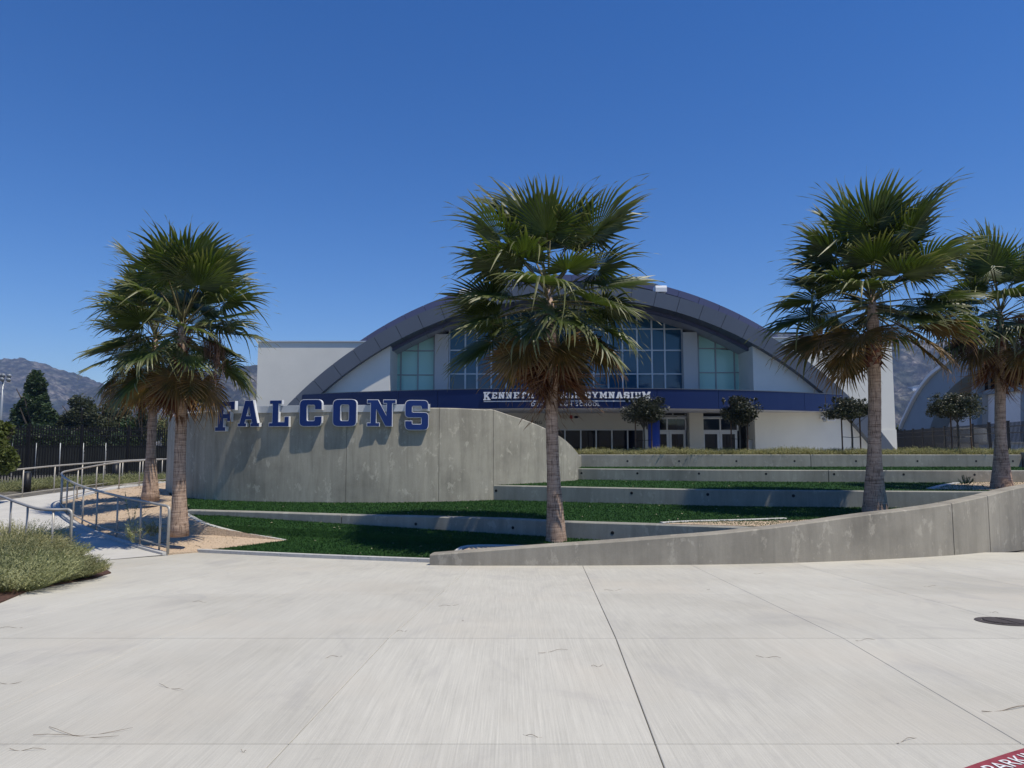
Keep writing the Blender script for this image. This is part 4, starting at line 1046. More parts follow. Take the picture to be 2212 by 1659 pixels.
me_ = text_mesh('TICKETING', .265, .01, 1.15); me_.materials.append(M['black']); xm = max(v.co.x for v in me_.vertices); me_.transform(Matrix.Rotation(R(90), 4, 'X') @ Matrix.Translation((-xm, 0, 0)))
o = bpy.data.objects.new('lettering', me_); col.objects.link(o); o.parent = sg2; o.location = Vector((gx(1170.5), YG - .015, zs_(916))) - sg2.location
# wall devices
def disc(name, u, v, Y, rx, rz, mat, label, catg, dep=.08):
    p = at_y(u, v, Y); mb = MB(); N = 16
    ringp = [Vector((p.x + rx * math.cos(k * 2 * math.pi / N), Y, p.z + rz * math.sin(k * 2 * math.pi / N))) for k in range(N)]
    mb.prism(ringp[::-1], (0, -dep, 0)); o = obj(name, mb, mat); recenter(o, p); tag(o, label, catg); return o
disc('wall_speaker', 1220, 901, YG, .13, .13, M['beige'], 'round beige speaker on the lobby wall beside the red alarm', 'speaker')
p = at_y(1233.6, 901, YG); mb = MB(); mb.box((p.x - .07, YG - .1, p.z - .1), (p.x + .07, YG, p.z + .1)); mb.box((p.x - .04, YG - .13, p.z - .05), (p.x + .04, YG - .1, p.z + .05)); o = obj('fire_alarm', mb, M['red']); recenter(o, p); tag(o, 'small red fire alarm on the lobby wall', 'alarm')
disc('emergency_light', 1244.5, 901, YG, .13, .07, M['black'], 'black oval emergency light right of the red alarm', 'light')
p = at_y(1775, 905, 38.97)
t = thing('security_camera', 'white security camera under the right end of the canopy', 'camera', (p.x, 38.97, p.z))
mb = MB(); mb.box((p.x - .1, 38.77, p.z - .02), (p.x + .1, 38.97, p.z + .14)); obj('housing', mb, M['white'], t)
mb = MB(); mb.tube([(p.x, 38.8, p.z + .02), (p.x + .02, 38.65, p.z - .12)], .08, 10); obj('lens_dome', mb, M['dalu'], t, True)
p = at_y(1786, 901, 38.97)
p2 = at_y(1787, 910, 38.97)
t = thing('speaker_box', 'square white speaker on the right wall beside the camera', 'light', (p2.x, 38.97, p2.z))  # speaker box on the wall, not a lamp
mb = MB(); mb.box((p2.x - .05, 38.82, p2.z + .0), (p2.x + .38, 38.97, p2.z + .42)); obj('housing', mb, M['white'], t)
mb = MB(); mb.box((p2.x, 38.81, p2.z + .05), (p2.x + .33, 38.82, p2.z + .37)); obj('speaker_grille', mb, M['beige'], t)
for (u, v, lab) in ((1004.5, 638.5, 'white box floodlight on the left shoulder of the arched roof'), (1427, 631.5, 'white box floodlight on the right shoulder of the arched roof')):
    p = at_y(u, v, 38.7); t = thing('roof_floodlight', lab, 'floodlight', p, 'white floodlights on the arch')
    mb = MB(); hw = .31
    prof = [(-.2, 0), (.55, 0), (.55, .36), (-.08, .36), (-.17, .31), (-.2, .22)]
    mb.add([(p.x - hw, p.y + a, p.z + b) for a, b in prof] + [(p.x + hw, p.y + a, p.z + b) for a, b in prof], [tuple(range(6)), tuple(range(6, 12))[::-1]] + [(k, 6 + k, 6 + (k + 1) % 6, (k + 1) % 6) for k in range(6)])
    obj('housing', mb, M['white'], t)
    mb = MB(); mb.box((p.x - .05, p.y, p.z - .25), (p.x + .05, p.y + .1, p.z + .0)); obj('bracket', mb, M['dalu'], t)
# floor outside the doors
mb = MB(); mb.box((-14, 31.6, FL - .3), (26, 60, FL - .01)); struct('courtyard', mb, M['path'])
mb = MB(); mb.box((LD[0][0] - .2, LD[0][1] + .25, EYE - 1.6), (23.2, 31.3, ZD + EYE - .05)); struct('planter_soil', mb, M['mulch'])

# ------------------------------------------------------------ second arched building (right)
P0 = Vector((xu(2108, 60), 60, EYE)); dv = Vector((180 / F_PX, 1, 0)).normalized(); nv = Vector((-dv.y, dv.x, 0))   # nv faces -X (the viewer)
t2 = thing('arched_hall', 'second pale building with a wide arch and high windows behind the right fence', 'building', (P0.x, P0.y, FL))
def pp_(u, v, dep=0): return at_plane(u, v, P0 - nv * dep, nv)
outer_a = [(1938, 972), (1949, 925), (1961, 898), (1980, 860), (2005, 824), (2032, 799), (2070, 776), (2120, 757), (2180, 745), (2260, 742), (2380, 755)]
inner_a = [(1994, 985), (2000, 955), (2012, 915), (2032, 868), (2054, 839), (2080, 817), (2108, 800), (2150, 783), (2200, 774), (2270, 771), (2390, 790)]
def strip(mb, A_, B_, thick, m=0):
    n = len(A_); vs = []
    for a, b in zip(A_, B_): vs += [a, b, a - nv * thick, b - nv * thick]
    fs = []
    for k in range(n - 1):
        i, j = 4 * k, 4 * (k + 1); fs += [(i, i + 1, j + 1, j), (i, j, j + 2, i + 2), (i + 1, i + 3, j + 3, j + 1), (i + 2, j + 2, j + 3, i + 3)]
    return mb.add(vs, fs, m)
OA = [Vector(q) for q in cat([tuple(pp_(*p)) for p in outer_a], 4)]; IA = [Vector(q) for q in cat([tuple(pp_(*p)) for p in inner_a], 4)]
obj('arch', strip(MB(), OA, IA, 5.0), M['bluegrey'], t2)
obj('roof', strip(MB(), [p + Vector((0, 0, .35)) + nv * .3 for p in OA], [p + nv * .3 + Vector((0, 0, .02)) for p in OA], 1.2), M['white'], t2)
def quad(name, us, mat, dep=1.5, th=.3):
    p = [pp_(u, v, dep) for u, v in us]; mb = MB(); mb.prism(p, tuple(-nv * th)); me_ = mb.mesh(name, mat); bm = bmesh.new(); bm.from_mesh(me_); bmesh.ops.recalc_face_normals(bm, faces=bm.faces); bm.to_mesh(me_); bm.free()
    return obj(name, me_, None, t2)
quad('wall', [(1990, 1000), (2330, 1000), (2330, 828), (2108, 853), (2040, 864), (2010, 905)], M['white'], 1.6)
quad('glazing', [(2020, 862), (2330, 825), (2330, 760), (2150, 780), (2100, 795), (2050, 835)], M['dark'], 2.2, .1)
for u in (2044, 2058, 2075, 2092, 2135, 2172, 2196, 2226): 
    quad('mullion', [(u - .8, 862), (u + .8, 862), (u + .8, 775), (u - .8, 775)], M['bluegrey'], 1.9, .15)
quad('beam', [(2030, 865), (2330, 826), (2330, 814), (2030, 857)], M['bluegrey'], 1.2, .4)
for u, w_ in ((2105, 12), (2208, 7)):
    quad('pillar', [(u - w_ / 2, 985), (u + w_ / 2, 985), (u + w_ / 2, 770), (u - w_ / 2, 770)], M['bluegrey'], .8, .6)
quad('lower_pillar', [(2116, 930), (2124, 930), (2124, 845), (2116, 845)], M['palegrey'], 1.2, .4)
# roof-less equipment by the hall
q = Vector((31.0, 45.5, FL - .2)); t = thing('utility_cabinet', 'low white equipment cabinet with dark vents behind the right fence', 'cabinet', q)
mb = MB(); mb.box((28.2, 43.0, FL - .25), (34.5, 46, EYE + .05)); obj('body', mb, M['white'], t)
mb = MB(); mb.box((28.1, 42.9, EYE + .05), (34.6, 46.1, EYE + .16)); obj('lid', mb, M['palegrey'], t)
for k in range(4): mb = MB(); mb.box((32.4, 42.96, EYE - .7 + k * .16), (34.0, 43.0, EYE - .63 + k * .16)); obj('vent_slat', mb, M['dark'], t)
mb = MB(); mb.box((29.3, 42.97, EYE - 1.0), (29.7, 43.0, EYE - .5)); obj('control_box', mb, M['dalu'], t)
q = Vector((xu(2092, 47.5), 47.5, EYE + .1)); mb = MB(); N = 16
mb.tube([q, q + Vector((0, 0, .9)), q + Vector((0, 0, 1.0)), q + Vector((0, 0, 1.02))], [.95, .95, .8, .3], 20); o = obj('round_tank', mb, M['palegrey']); recenter(o, q); tag(o, 'round pale tank standing behind the equipment cabinet', 'tank')
mb = MB(); mb.box((q.x - 1.4, 46.4, FL - .2), (q.x + 1.4, 49, EYE + .1)); o = obj('tank_plinth', mb, M['palegrey']); recenter(o, q); tag(o, 'pale block plinth under the round tank', 'plinth')

# ------------------------------------------------------------ fan palms
def frond_mesh(name, seed, mat, nseg=38, span=250, fold=.35, droop=.45, pet=1.05, blade=1.15, dead=False, simple=False):
    """fan leaf: stalk along +X, blade in XY, upper side +Z. mats: leaf, stalk"""
    rr = random.Random(seed); V = []; Fc = []; mi = []; tip = []
    # stalk
    P = [Vector((pet * t_, 0, -.10 * pet * t_ * t_ * (2.2 if dead else 1))) for t_ in (0, .25, .5, .75, 1)]
    mb = MB(); mb.tube(P, [.028, .02, .016, .014, .012], 4); V += mb.v; Fc += mb.f; mi += [1] * len(mb.f); tip += [0] * len(mb.v)
    hub = P[-1]; slope = -.20 * (2.2 if dead else 1)
    sp2 = R(span) / 2
    for i in range(nseg):
        a = -sp2 + 2 * sp2 * (i + .5) / nseg; da = 2 * sp2 / nseg * .5
        L = blade * (1.0 - .42 * (abs(a) / sp2) ** 1.6) * rr.uniform(.9, 1.08)
        split = rr.uniform(.50, .62); dr = droop * rr.uniform(.35, 1.7) * (1 if rr.random() > .12 else 2.0); side = rr.uniform(-.10, .10)
        rows_ = [.06, .3, split, split + (1 - split) * .35, split + (1 - split) * .7, 1.0] if not simple else [.06, split, .75, 1.0]
        base = len(V)
        for j, r in enumerate(rows_):
            rad = L * r
            if r <= split: wdt = math.tan(da) * rad * 1.02
            else:
                w0 = math.tan(da) * L * split; k = (r - split) / (1 - split); wdt = w0 * (1 - k) ** .75 * .92 + .0012
            ang = a + side * max(0, r - split)
            d = Vector((math.cos(ang), math.sin(ang), 0)); e = Vector((-d.y, d.x, 0))
            q = hub + d * rad
            # cupping of the blade: sides fold up (green) ; tips hang
            cup = fold * rad * (abs(math.sin(a * .5)) ** 2)
            z = cup + slope * rad * math.cos(a) * .6
            kk = max(0, r - split * .8); z -= dr * kk * kk * L * 1.6; q = q - d * (dr * kk * kk * L * .45)
            q.z += z
            rib = .30 * wdt if r <= split else .5 * wdt
            V += [tuple(q - e * wdt - Vector((0, 0, rib))), tuple(q + Vector((0, 0, rib))), tuple(q + e * wdt - Vector((0, 0, rib)))]
            tip += [r, r, r]
        for j in range(len(rows_) - 1):
            b = base + 3 * j; Fc += [(b, b + 3, b + 4, b + 1), (b + 1, b + 4, b + 5, b + 2)]; mi += [0, 0]
        if not simple and rr.random() < .35:       # hanging fibre
            q = Vector(V[-2]); d2 = Vector((math.cos(a), math.sin(a), -rr.uniform(.2, 1.5))) * rr.uniform(.1, .22); s_ = Vector((0, 0, 1)).cross(d2).normalized() * .003; b = len(V)
            V += [tuple(q - s_), tuple(q + s_), tuple(q + d2 * .6 + s_), tuple(q + d2 + Vector((0, 0, -.03)))]; Fc += [(b, b + 1, b + 2), (b, b + 2, b + 3)]; mi += [0, 0]; tip += [1, 1, 1, 1]
    me_ = bpy.data.meshes.new(name); me_.from_pydata(V, [], Fc); me_.materials.append(mat); me_.materials.append(M['petiole'])
    me_.polygons.foreach_set('material_index', mi)
    at = me_.attributes.new('tip', 'FLOAT', 'POINT'); at.data.foreach_set('value', tip); me_.update(); return me_
GF = [frond_mesh('frond', 10 + k, M['frond'], 40, 250 + 10 * k, .2 + .2 * (k % 3), .16 + .17 * k, 1.2, 1.14) for k in range(6)]
YF = [frond_mesh('frond', 30 + k, M['frond_y'], 38, 240, .15, .6 + .1 * k, 1.15, 1.0) for k in range(3)]
SYF = [frond_mesh('frond', 70 + k, M['frond_y'], 40, 235, .15, .15 + .12 * k, 1.1, 1.1) for k in range(3)]
DF = [frond_mesh('dry_frond', 50 + k, M['frond_d'], 36, 190 - 30 * k, .9, .5, .95, 1.15, True) for k in range(3)]
def place_frond(parent, origin, az, el, sc, me_, roll=0, name='frond'):
    o = bpy.data.objects.new(name, me_); col.objects.link(o); o.parent = parent
    d = Vector((math.cos(az) * math.cos(el), math.sin(az) * math.cos(el), math.sin(el)))
    up_ = Vector((0, 0, 1)) if abs(el) < 1.45 else Vector((-math.cos(az), -math.sin(az), 0))
    y = up_.cross(d); y.normalize(); z = d.cross(y)
    m = Matrix((d, y, z)).transposed().to_4x4() @ Matrix.Rotation(roll, 4, 'X')
    o.matrix_local = Matrix.Translation(origin) @ m @ Matrix.Scale(sc, 4)
    return o
def fan_palm(label, base, apex, r0, r1, sc, seed, n=38, ndry=9, boots=0, fruit=0, low=-62, yl=6, handfronds=(), stiff=False, bootz=(.55, 1.7)):
    """base, apex: world points; r0 flare radius, r1 trunk radius"""
    rr = random.Random(seed); base = Vector(base); apex = Vector(apex)
    t_ = thing('fan_palm', label, 'palm tree', base, 'fan palms on the terraces')
    H = apex.z - base.z; hl = apex - base
    pts = []; rad = []; N = 34
    for k in range(N + 1):
        f_ = k / N; q = hl * f_; q = q + Vector((.04 * math.sin(f_ * 5 + seed), 0, 0)) * f_ * (1 - f_) * 3
        if k == 0: q = q - Vector((0, 0, .1))
        pts.append(q); fl_ = max(0, 1 - f_ / .34) ** 1.7
        rad.append((r1 * (1 - .12 * f_) + (r0 - r1) * fl_) * (1 + (.02 if k % 2 else -.01)))
    nt_ = int(N * (1 - .45 / H)); mb = MB(); mb.tube(pts[:nt_] + [pts[-1]], rad[:nt_] + [.05], 20); o = obj('trunk', mb, M['trunk'], None, True); o.parent = t_
    # boots : old leaf bases
    top = hl
    if boots:
        for k in range(int(34 * boots)):
            a = k * 2.4; z = top.z - bootz[0] - (bootz[1] - bootz[0]) * (k / (34 * boots))
            rb = r1 * (1.0 if z < top.z - .3 else .9); c0 = hl * (z / H); c0 = Vector((c0.x, c0.y, z))
            d = Vector((math.cos(a), math.sin(a), 0)); e = Vector((-d.y, d.x, 0)); L = rr.uniform(.13, .24); tl = rr.uniform(.4, 1.1)
            b0 = c0 + d * rb * .75; p1 = b0 + d * (.05 + L * .45 * tl) + Vector((0, 0, L * rr.uniform(.2, .8)))
            mb = MB(); mb.add([b0 - e * .085 - Vector((0, 0, .08)), b0 + e * .085 - Vector((0, 0, .08)), b0 + Vector((0, 0, .04)), p1 - e * .035, p1 + e * .035, p1 + Vector((0, 0, .03)) + d * .01],
                              [(0, 1, 4, 3), (1, 2, 5, 4), (2, 0, 3, 5), (3, 4, 5)])
            o = obj('leaf_base', mb, M['boot']); o.parent = t_
    ga = 2.39996; 
    for k in range(n):
        f_ = (k + .5) / n
        el = 84 - (84 - low) * f_ ** .86 + rr.uniform(-9, 9); az = k * ga + rr.uniform(-.25, .25) + seed
        el = max(-80, min(86, el)); s_ = sc * rr.uniform(.9, 1.08) * (1.0 - .10 * math.cos(R(el)))
        org = top - Vector((0, 0, .55 * f_ * sc))
        if k >= n - yl: me_ = SYF[k % 3] if stiff else YF[k % 3]
        elif stiff: me_ = GF[rr.randrange(4) if el > 0 else rr.randrange(3)]
        elif el > 45: me_ = GF[rr.randrange(3)]
        elif el > 8: me_ = GF[1 + rr.randrange(4)]
        else: me_ = GF[2 + rr.randrange(4)]
        place_frond(t_, org, az, R(el), s_ * rr.uniform(.88, 1.08) * (1.16 if el > 50 else 1.04), me_, rr.uniform(-.45, .45))
    for (az, el, s_, roll) in handfronds: place_frond(t_, top - Vector((0, 0, .1)), R(az), R(el), s_, GF[rr.randrange(3)], roll)
    for k in range(ndry):
        az = k * ga * 1.3 + seed * 2 + rr.uniform(-.3, .3); el = rr.uniform(-87, -72)
        place_frond(t_, top - Vector((0, 0, .62 * sc)) + Vector((math.cos(az), math.sin(az), 0)) * r1 * .5, az, R(el), sc * rr.uniform(.8, 1.0), DF[k % 3], rr.uniform(-.6, .6), 'dry_frond')
    for k in range(fruit):
        az = [-.5, 3.5, 4.5, 2.9, 5.3][k] + rr.uniform(-.15, .15)
        d = Vector((math.cos(az), math.sin(az), 0)); mb = MB(); c0 = top - Vector((0, 0, .35 * sc))
        st_ = [c0, c0 + d * .5 * sc + Vector((0, 0, .12)), c0 + d * 1.0 * sc + Vector((0, 0, -.05)), c0 + d * 1.25 * sc + Vector((0, 0, -.4))]
        mb.tube(st_, [.02, .018, .014, .01], 5)
        for j in range(230):
            s0 = st_[2].lerp(st_[3], rr.random()) + Vector((rr.gauss(0, .09), rr.gauss(0, .09), 0)); L = rr.uniform(.35, 1.15) * sc
            e1 = s0 + Vector((rr.gauss(0, .07), rr.gauss(0, .07), -L)); w_ = Vector((rr.uniform(-1, 1), rr.uniform(-1, 1), 0)).normalized() * .006
            mb.add([s0 - w_, s0 + w_, e1], [(0, 1, 2)])
            for q_ in range(7):
                c = s0.lerp(e1, rr.uniform(.2, 1)) + Vector((rr.gauss(0, .02), rr.gauss(0, .02), 0)); g_ = rr.uniform(.007, .014)
                mb.add([c + Vector((g_, 0, 0)), c + Vector((-g_, g_, 0)), c + Vector((-g_, -g_, 0)), c + Vector((0, 0, g_ * 1.4))], [(0, 1, 3), (1, 2, 3), (2, 0, 3), (0, 2, 1)])
        o = obj('fruit_cluster', mb, M['fruit']); o.parent = t_
    return t_
b = at_z(1202, 1178, -2.33); d = b.y
fan_palm('tallest fan palm in the middle, in front of the canopy lettering, with brown hanging fronds', b - Vector((0, 0, .05)), at_y(1186, 622, d), .26, .152, 1.20, 3, 42, 12, 0, 0, -50, 6, (), True)
b = at_z(1891, 1110, ZA); d = b.y
fan_palm('broad fan palm at right with exposed reddish leaf bases under its crown', b - Vector((0, 0, .05)), at_y(1884, 628, d), .35, .172, 1.30, 11, 47, 0, 1.2, 0, -42, 11, (), True, (1.15, 2.1))
b = at_z(388, 1145, -2.06); d = b.y
fan_palm('fan palm at left standing nearest the handrail, beside the letter F', b - Vector((0, 0, .05)), at_y(393, 692, d), .22, .14, 1.03, 23, 41, 4, .5, 1, -52, 5, (), True)
b = at_y(325, 1070, 22.3); d = b.y
fan_palm('rear fan palm of the left pair, trunk by the dark fence', b - Vector((0, 0, .08)), at_y(336, 722, d), .27, .14, 1.03, 35, 34, 5, .6, 1, -54, 5, (), True)
b = at_z(2164, 1056, ZB); d = b.y
fan_palm('fan palm at the right edge with shaggy brown fruit clusters', b - Vector((0, 0, .05)), at_y(2160, 668, d), .33, .155, 1.08, 47, 34, 10, .4, 5, -54, 6)

# ------------------------------------------------------------ leafy trees and shrubs
def leaf_cloud(mb, c, rad, n, size, rr, clumps=14, squash=1.0, inner=.0):
    cl = []
    for k in range(clumps):
        v = Vector((rr.gauss(0, 1), rr.gauss(0, 1), rr.gauss(0, 1))).normalized() * (rr.random() ** .45) * .72
        cl.append((Vector((v.x * rad[0], v.y * rad[1], v.z * rad[2])), rr.uniform(.28, .5)))
    for k in range(n):
        cc, r = cl[rr.randrange(clumps)]
        v = Vector((rr.gauss(0, 1), rr.gauss(0, 1), rr.gauss(0, 1))).normalized() * (rr.random() ** .4) * r
        p = Vector(c) + cc + Vector((v.x * rad[0], v.y * rad[1], v.z * rad[2]))
        a = Vector((rr.gauss(0, 1), rr.gauss(0, 1), rr.gauss(0, 1) * .6)).normalized(); b = a.cross(Vector((rr.gauss(0, 1), rr.gauss(0, 1), rr.gauss(0, 1)))).normalized()
        s_ = size * rr.uniform(.6, 1.4)
        mb.add([p - a * s_, p - b * s_ * .45, p + a * s_, p + b * s_ * .45], [(0, 1, 2, 3)])
def bg_tree(name, label, u, base_v, top_v, wpx, Y, mat, n, size, seed, clumps=16, trunk=.25, lobes=None, catg='tree', group=None, base_z=None):
    rr = random.Random(seed); top = at_y(u, top_v, Y); bz = (EYE - 1.75) if base_z is None else base_z
    base = Vector((top.x, Y, bz)); wv = wpx / F_PX * Y
    t_ = thing(name, label, catg, base, group); mb = MB(); Hh = top.z - bz; lobes = lobes or [(0, .62, .5, .4)]
    for (dx, fz, rx, rz) in lobes:
        leaf_cloud(mb, (dx * wv, 0, Hh * fz), (rx * wv, rx * wv * .8, rz * Hh), int(n * rx * 3.2), size, rr, clumps)
    o = obj('crown', mb, mat); o.parent = t_
    mb = MB(); mb.tube([(0, 0, -.2), (.02, 0, Hh * .3), (.1, 0, Hh * .7)], [trunk, trunk * .8, trunk * .3], 8)
    for k in range(5):
        a = rr.random() * 6.28; s0 = Vector((.03, 0, Hh * rr.uniform(.25, .5))); mb.tube([s0, s0 + Vector((math.cos(a) * wv * .2, math.sin(a) * wv * .2, Hh * .2)), s0 + Vector((math.cos(a) * wv * .32, math.sin(a) * wv * .3, Hh * .33))], [trunk * .4, trunk * .25, trunk * .1], 6)
    o = obj('trunk', mb, M['bark']); o.parent = t_
    return t_
bg_tree('leafy_tree', 'tall dark green tree at left with a narrow peak', 78, 950, 806, 116, 70, M['leaf_dark'], 9000, .16, 1, 22, .3, [(0, .84, .22, .18), (-.02, .66, .30, .18), (-.18, .48, .27, .22), (.22, .46, .28, .24), (0, .28, .5, .22), (-.3, .25, .22, .2)])
bg_tree('leafy_tree', 'wide round olive green tree next to the tall dark tree', 180, 950, 848, 122, 76, M['leaf_olive'], 8000, .14, 2, 20, .3, [(0, .62, .36, .38), (-.28, .42, .28, .34), (.28, .45, .3, .36)])
bg_tree('leafy_tree', 'round olive green tree beside the left palm trunks', 246, 950, 852, 116, 78, M['leaf_olive'], 8000, .14, 3, 20, .3, [(.05, .62, .36, .38), (-.3, .45, .28, .34), (.3, .42, .28, .36)])
bg_tree('leafy_tree', 'loose yellow green tree seen between the two left palm trunks', 312, 950, 858, 50, 60, M['leaf_olive'], 4200, .12, 4, 14, .16, [(0, .62, .4, .38), (.1, .35, .4, .3)])
bg_tree('leafy_tree', 'sparse grey tree behind the left palm trunk', 356, 950, 880, 40, 58, M['leaf_sage'], 1800, .1, 5, 12, .14, [(0, .6, .45, .4)])
bg_tree('leafy_tree', 'low dark bush like tree beyond the fence at far left', 118, 960, 895, 200, 62, M['leaf_dark'], 5200, .15, 6, 20, .2, [(0, .45, .5, .45)])
bg_tree('leafy_tree', 'low green tree hugging the fence right of the tall trees', 285, 960, 893, 80, 64, M['leaf_dark'], 3600, .14, 16, 20, .2, [(0, .45, .5, .45)])
bg_tree('leafy_tree', 'small yellow green tree cut by the left photo edge', -10, 1030, 880, 105, 24.5, M['leaf_bright'], 5200, .10, 7, 16, .08, [(0, .72, .40, .26), (.12, .5, .40, .26), (-.2, .5, .4, .28)], base_z=EYE - 2.0)
bg_tree('leafy_tree', 'small bushy tree between the gymnasium and the second arched building', 1945, 960, 904, 30, 75, M['leaf_olive'], 2200, .13, 8, 10, .12, [(0, .6, .5, .4)])
# distant little palm
t = thing('distant_palm', 'tiny far palm above the trees left of the palm pair', 'palm tree', (xu(272, 95), 95, EYE - 1.75))
zt = at_y(272, 868, 95).z - (EYE - 1.75); o = obj('trunk', MB().tube([(0, 0, 0), (.1, 0, zt)], [.25, .18], 8), M['bark']); o.parent = t
SF = frond_mesh('frond', 77, M['frond'], 16, 240, .3, .5, .7, 1.1, False, True)
for k in range(18): place_frond(t, Vector((.1, 0, zt)), k * 2.4, R(70 - k * 7), .95, SF, 0)

def lollipop(label, u, v0, v1, wpx, stakes, seed, Y=30.55):
    rr = random.Random(seed); base = Vector((xu(u, Y), Y, ZD + EYE - .05)); top = at_y(u, v0, Y).z - base.z; bot = at_y(u, v1, Y).z - base.z; wv = wpx / F_PX * Y
    t_ = thing('staked_tree', label, 'tree', base, 'small staked trees in the planted bed')
    mb = MB(); cz = (top + bot) / 2; hz = (top - bot) / 2
    leaf_cloud(mb, (0, 0, cz), (wv * .53, wv * .45, hz * 1.05), 9500, .05, rr, 40)
    for k in range(16):
        p = Vector((rr.uniform(-.4, .4) * wv, rr.uniform(-.3, .3), cz + hz * .7)); leaf_cloud(mb, p, (.09, .09, .2), 40, .05, rr, 3)
    o = obj('crown', mb, M['leaf_glossy']); o.parent = t_
    mb = MB(); mb.tube([(0, 0, -.1), (.02, 0, bot * .5), (-.01, 0, cz)], [.045, .04, .03], 7)
    for k in range(6):
        a = k * 1.05; mb.tube([(0, 0, bot * .95), (math.cos(a) * wv * .2, math.sin(a) * wv * .2, cz), (math.cos(a) * wv * .35, math.sin(a) * wv * .3, cz + hz * .4)], [.025, .015, .008], 5)
    o = obj('trunk', mb, M['bark']); o.parent = t_
    for s_ in stakes:
        x = xu(s_, Y) - base.x; mb = MB().tube([(x, -.05, -.1), (x + rr.uniform(-.03, .03), -.05, cz + rr.uniform(-.1, hz * .8))], .03, 6); o = obj('stake', mb, M['wood']); o.parent = t_
    x0, x1 = xu(stakes[0], Y) - base.x, xu(stakes[-1], Y) - base.x
    mb = MB().tube([(x0, -.09, bot * .55), (0, -.02, bot * .53), (x1, -.09, bot * .55)], .012, 5); o = obj('tie', mb, M['black']); o.parent = t_
lollipop('small staked round tree in front of the blue column', 1390, 857, 923, 106, (1372, 1406), 1)
lollipop('small staked round tree in front of the entrance doors', 1596, 854, 918, 92, (1577, 1612), 2)
lollipop('small flat topped staked tree left of the right palm trunk', 1838, 857, 911, 116, (1816, 1855), 3)
lollipop('small staked tree in front of the black fence and arched building', 2067, 847, 910, 118, (2051, 2093), 4)

def sprig_cloud(mb, pos, H, n, rr, spread=.5, leaf=.02, lean=.5, nl=9):
    for k in range(n):
        a = rr.random() * 6.283; r = spread * math.sqrt(rr.random()); b0 = Vector(pos) + Vector((math.cos(a) * r * .5, math.sin(a) * r * .5, 0))
        hh = H * rr.uniform(.55, 1.1) * (1 - .35 * (r / spread) ** 2); d = Vector((math.cos(a) * lean * r / spread * hh + rr.gauss(0, .05) * hh, math.sin(a) * lean * r / spread * hh + rr.gauss(0, .05) * hh, hh)) + Vector((math.cos(a) * r * .5, math.sin(a) * r * .5, 0))
        dn = d.normalized(); s0 = dn.cross(Vector((rr.gauss(0, 1), rr.gauss(0, 1), .2))).normalized(); w_ = s0 * .004
        mb.add([b0 - w_, b0 + w_, b0 + d], [(0, 1, 2)])
        for j in range(nl):
            f_ = .35 + .65 * (j + rr.random()) / nl; p = b0 + d * f_; aa = Vector((rr.gauss(0, 1), rr.gauss(0, 1), rr.gauss(.6, .5))).normalized() ; L = leaf * rr.uniform(.8, 1.9) * (1.2 - .4 * f_)
            sd = aa.cross(dn).normalized() * L * .28
            mb.add([p - sd, p + sd, p + aa * L * 1.6 + dn * L * .7], [(0, 1, 2)])
# foreground sage shrubs, left
rr = random.Random(77)
shr = [(-12.6, 14.7, .95, 1.25, 'big sage green shrub at the left photo edge behind the others', M['leaf_straw']), (-9.75, 11.9, .72, .95, 'sage shrub in the middle of the left bed, below the rail end', M['leaf_straw']),
       (-7.9, 10.9, .5, .85, 'low straw green shrub at the pointed corner of the left bed', M['leaf_straw']), (-8.9, 9.9, .62, 1.15, 'grey green shrub in front, spilling over the paving edge', M['leaf_sage']),
       (-10.9, 12.9, .9, 1.05, 'tall sage shrub under the outer handrail', M['leaf_sage']), (-10.1, 9.9, .9, 1.2, 'grey green shrub cut by the left photo edge in front', M['leaf_sage']), (-11.6, 11.6, .9, 1.2, 'straw green shrub between the two rows at far left', M['leaf_straw'])]
shr_u = [(28, 1188, .85, 1.1), (105, 1212, .42, .7), (152, 1250, .34, .5), (95, 1258, .45, .75), (62, 1200, .66, .8), (25, 1275, .62, .8), (15, 1225, .8, .9), (112, 1235, .36, .6), (-25, 1250, .8, .9)]
labs = ['sage shrub reaching highest beside the outer handrail', 'sage shrub in the middle of the left bed, right below the rail end', 'low straw green shrub at the pointed corner of the left bed',
        'grey green shrub spilling over the paving edge', 'dense sage shrub under the outer handrail', 'grey green shrub at the bottom of the left bed edge', 'straw green shrub cut by the left photo edge, mid height', 'small straw shrub between the corner shrub and the rail', 'grey green shrub mostly outside the left photo edge']
for i, (u, v, H, sp_) in enumerate(shr_u):
    p = at_g(u, v); p.z += .01; mb = MB(); sprig_cloud(mb, (0, 0, 0), H * .84, 1000, rr, sp_, .02, .6, 12)
    o = obj('sage_shrub', mb, M['leaf_straw'] if i in (0, 2, 4, 6, 7) else M['leaf_sage']); o.location = p; tag(o, labs[i], 'shrub', 'shrubs in the front left bed')
# bed between rear rail and fence
mb = MB()
for k in range(170):
    f_ = k / 169; q = Vector((xu(-20 + 385 * f_, 28.5 + 5.5 * f_), 28.5 + 5.8 * f_, EYE - 1.88 + .2 * f_)); q += Vector((rr.gauss(0, .5), rr.gauss(0, 1.3) - .7, 0)); sprig_cloud(mb, q, rr.uniform(.22, .48), 70, rr, .5, .03, .6, 7)
o = obj('ground_cover', mb, M['leaf_sage']); o['kind'] = 'stuff'; o['label'] = 'low sage ground cover along the left fence'
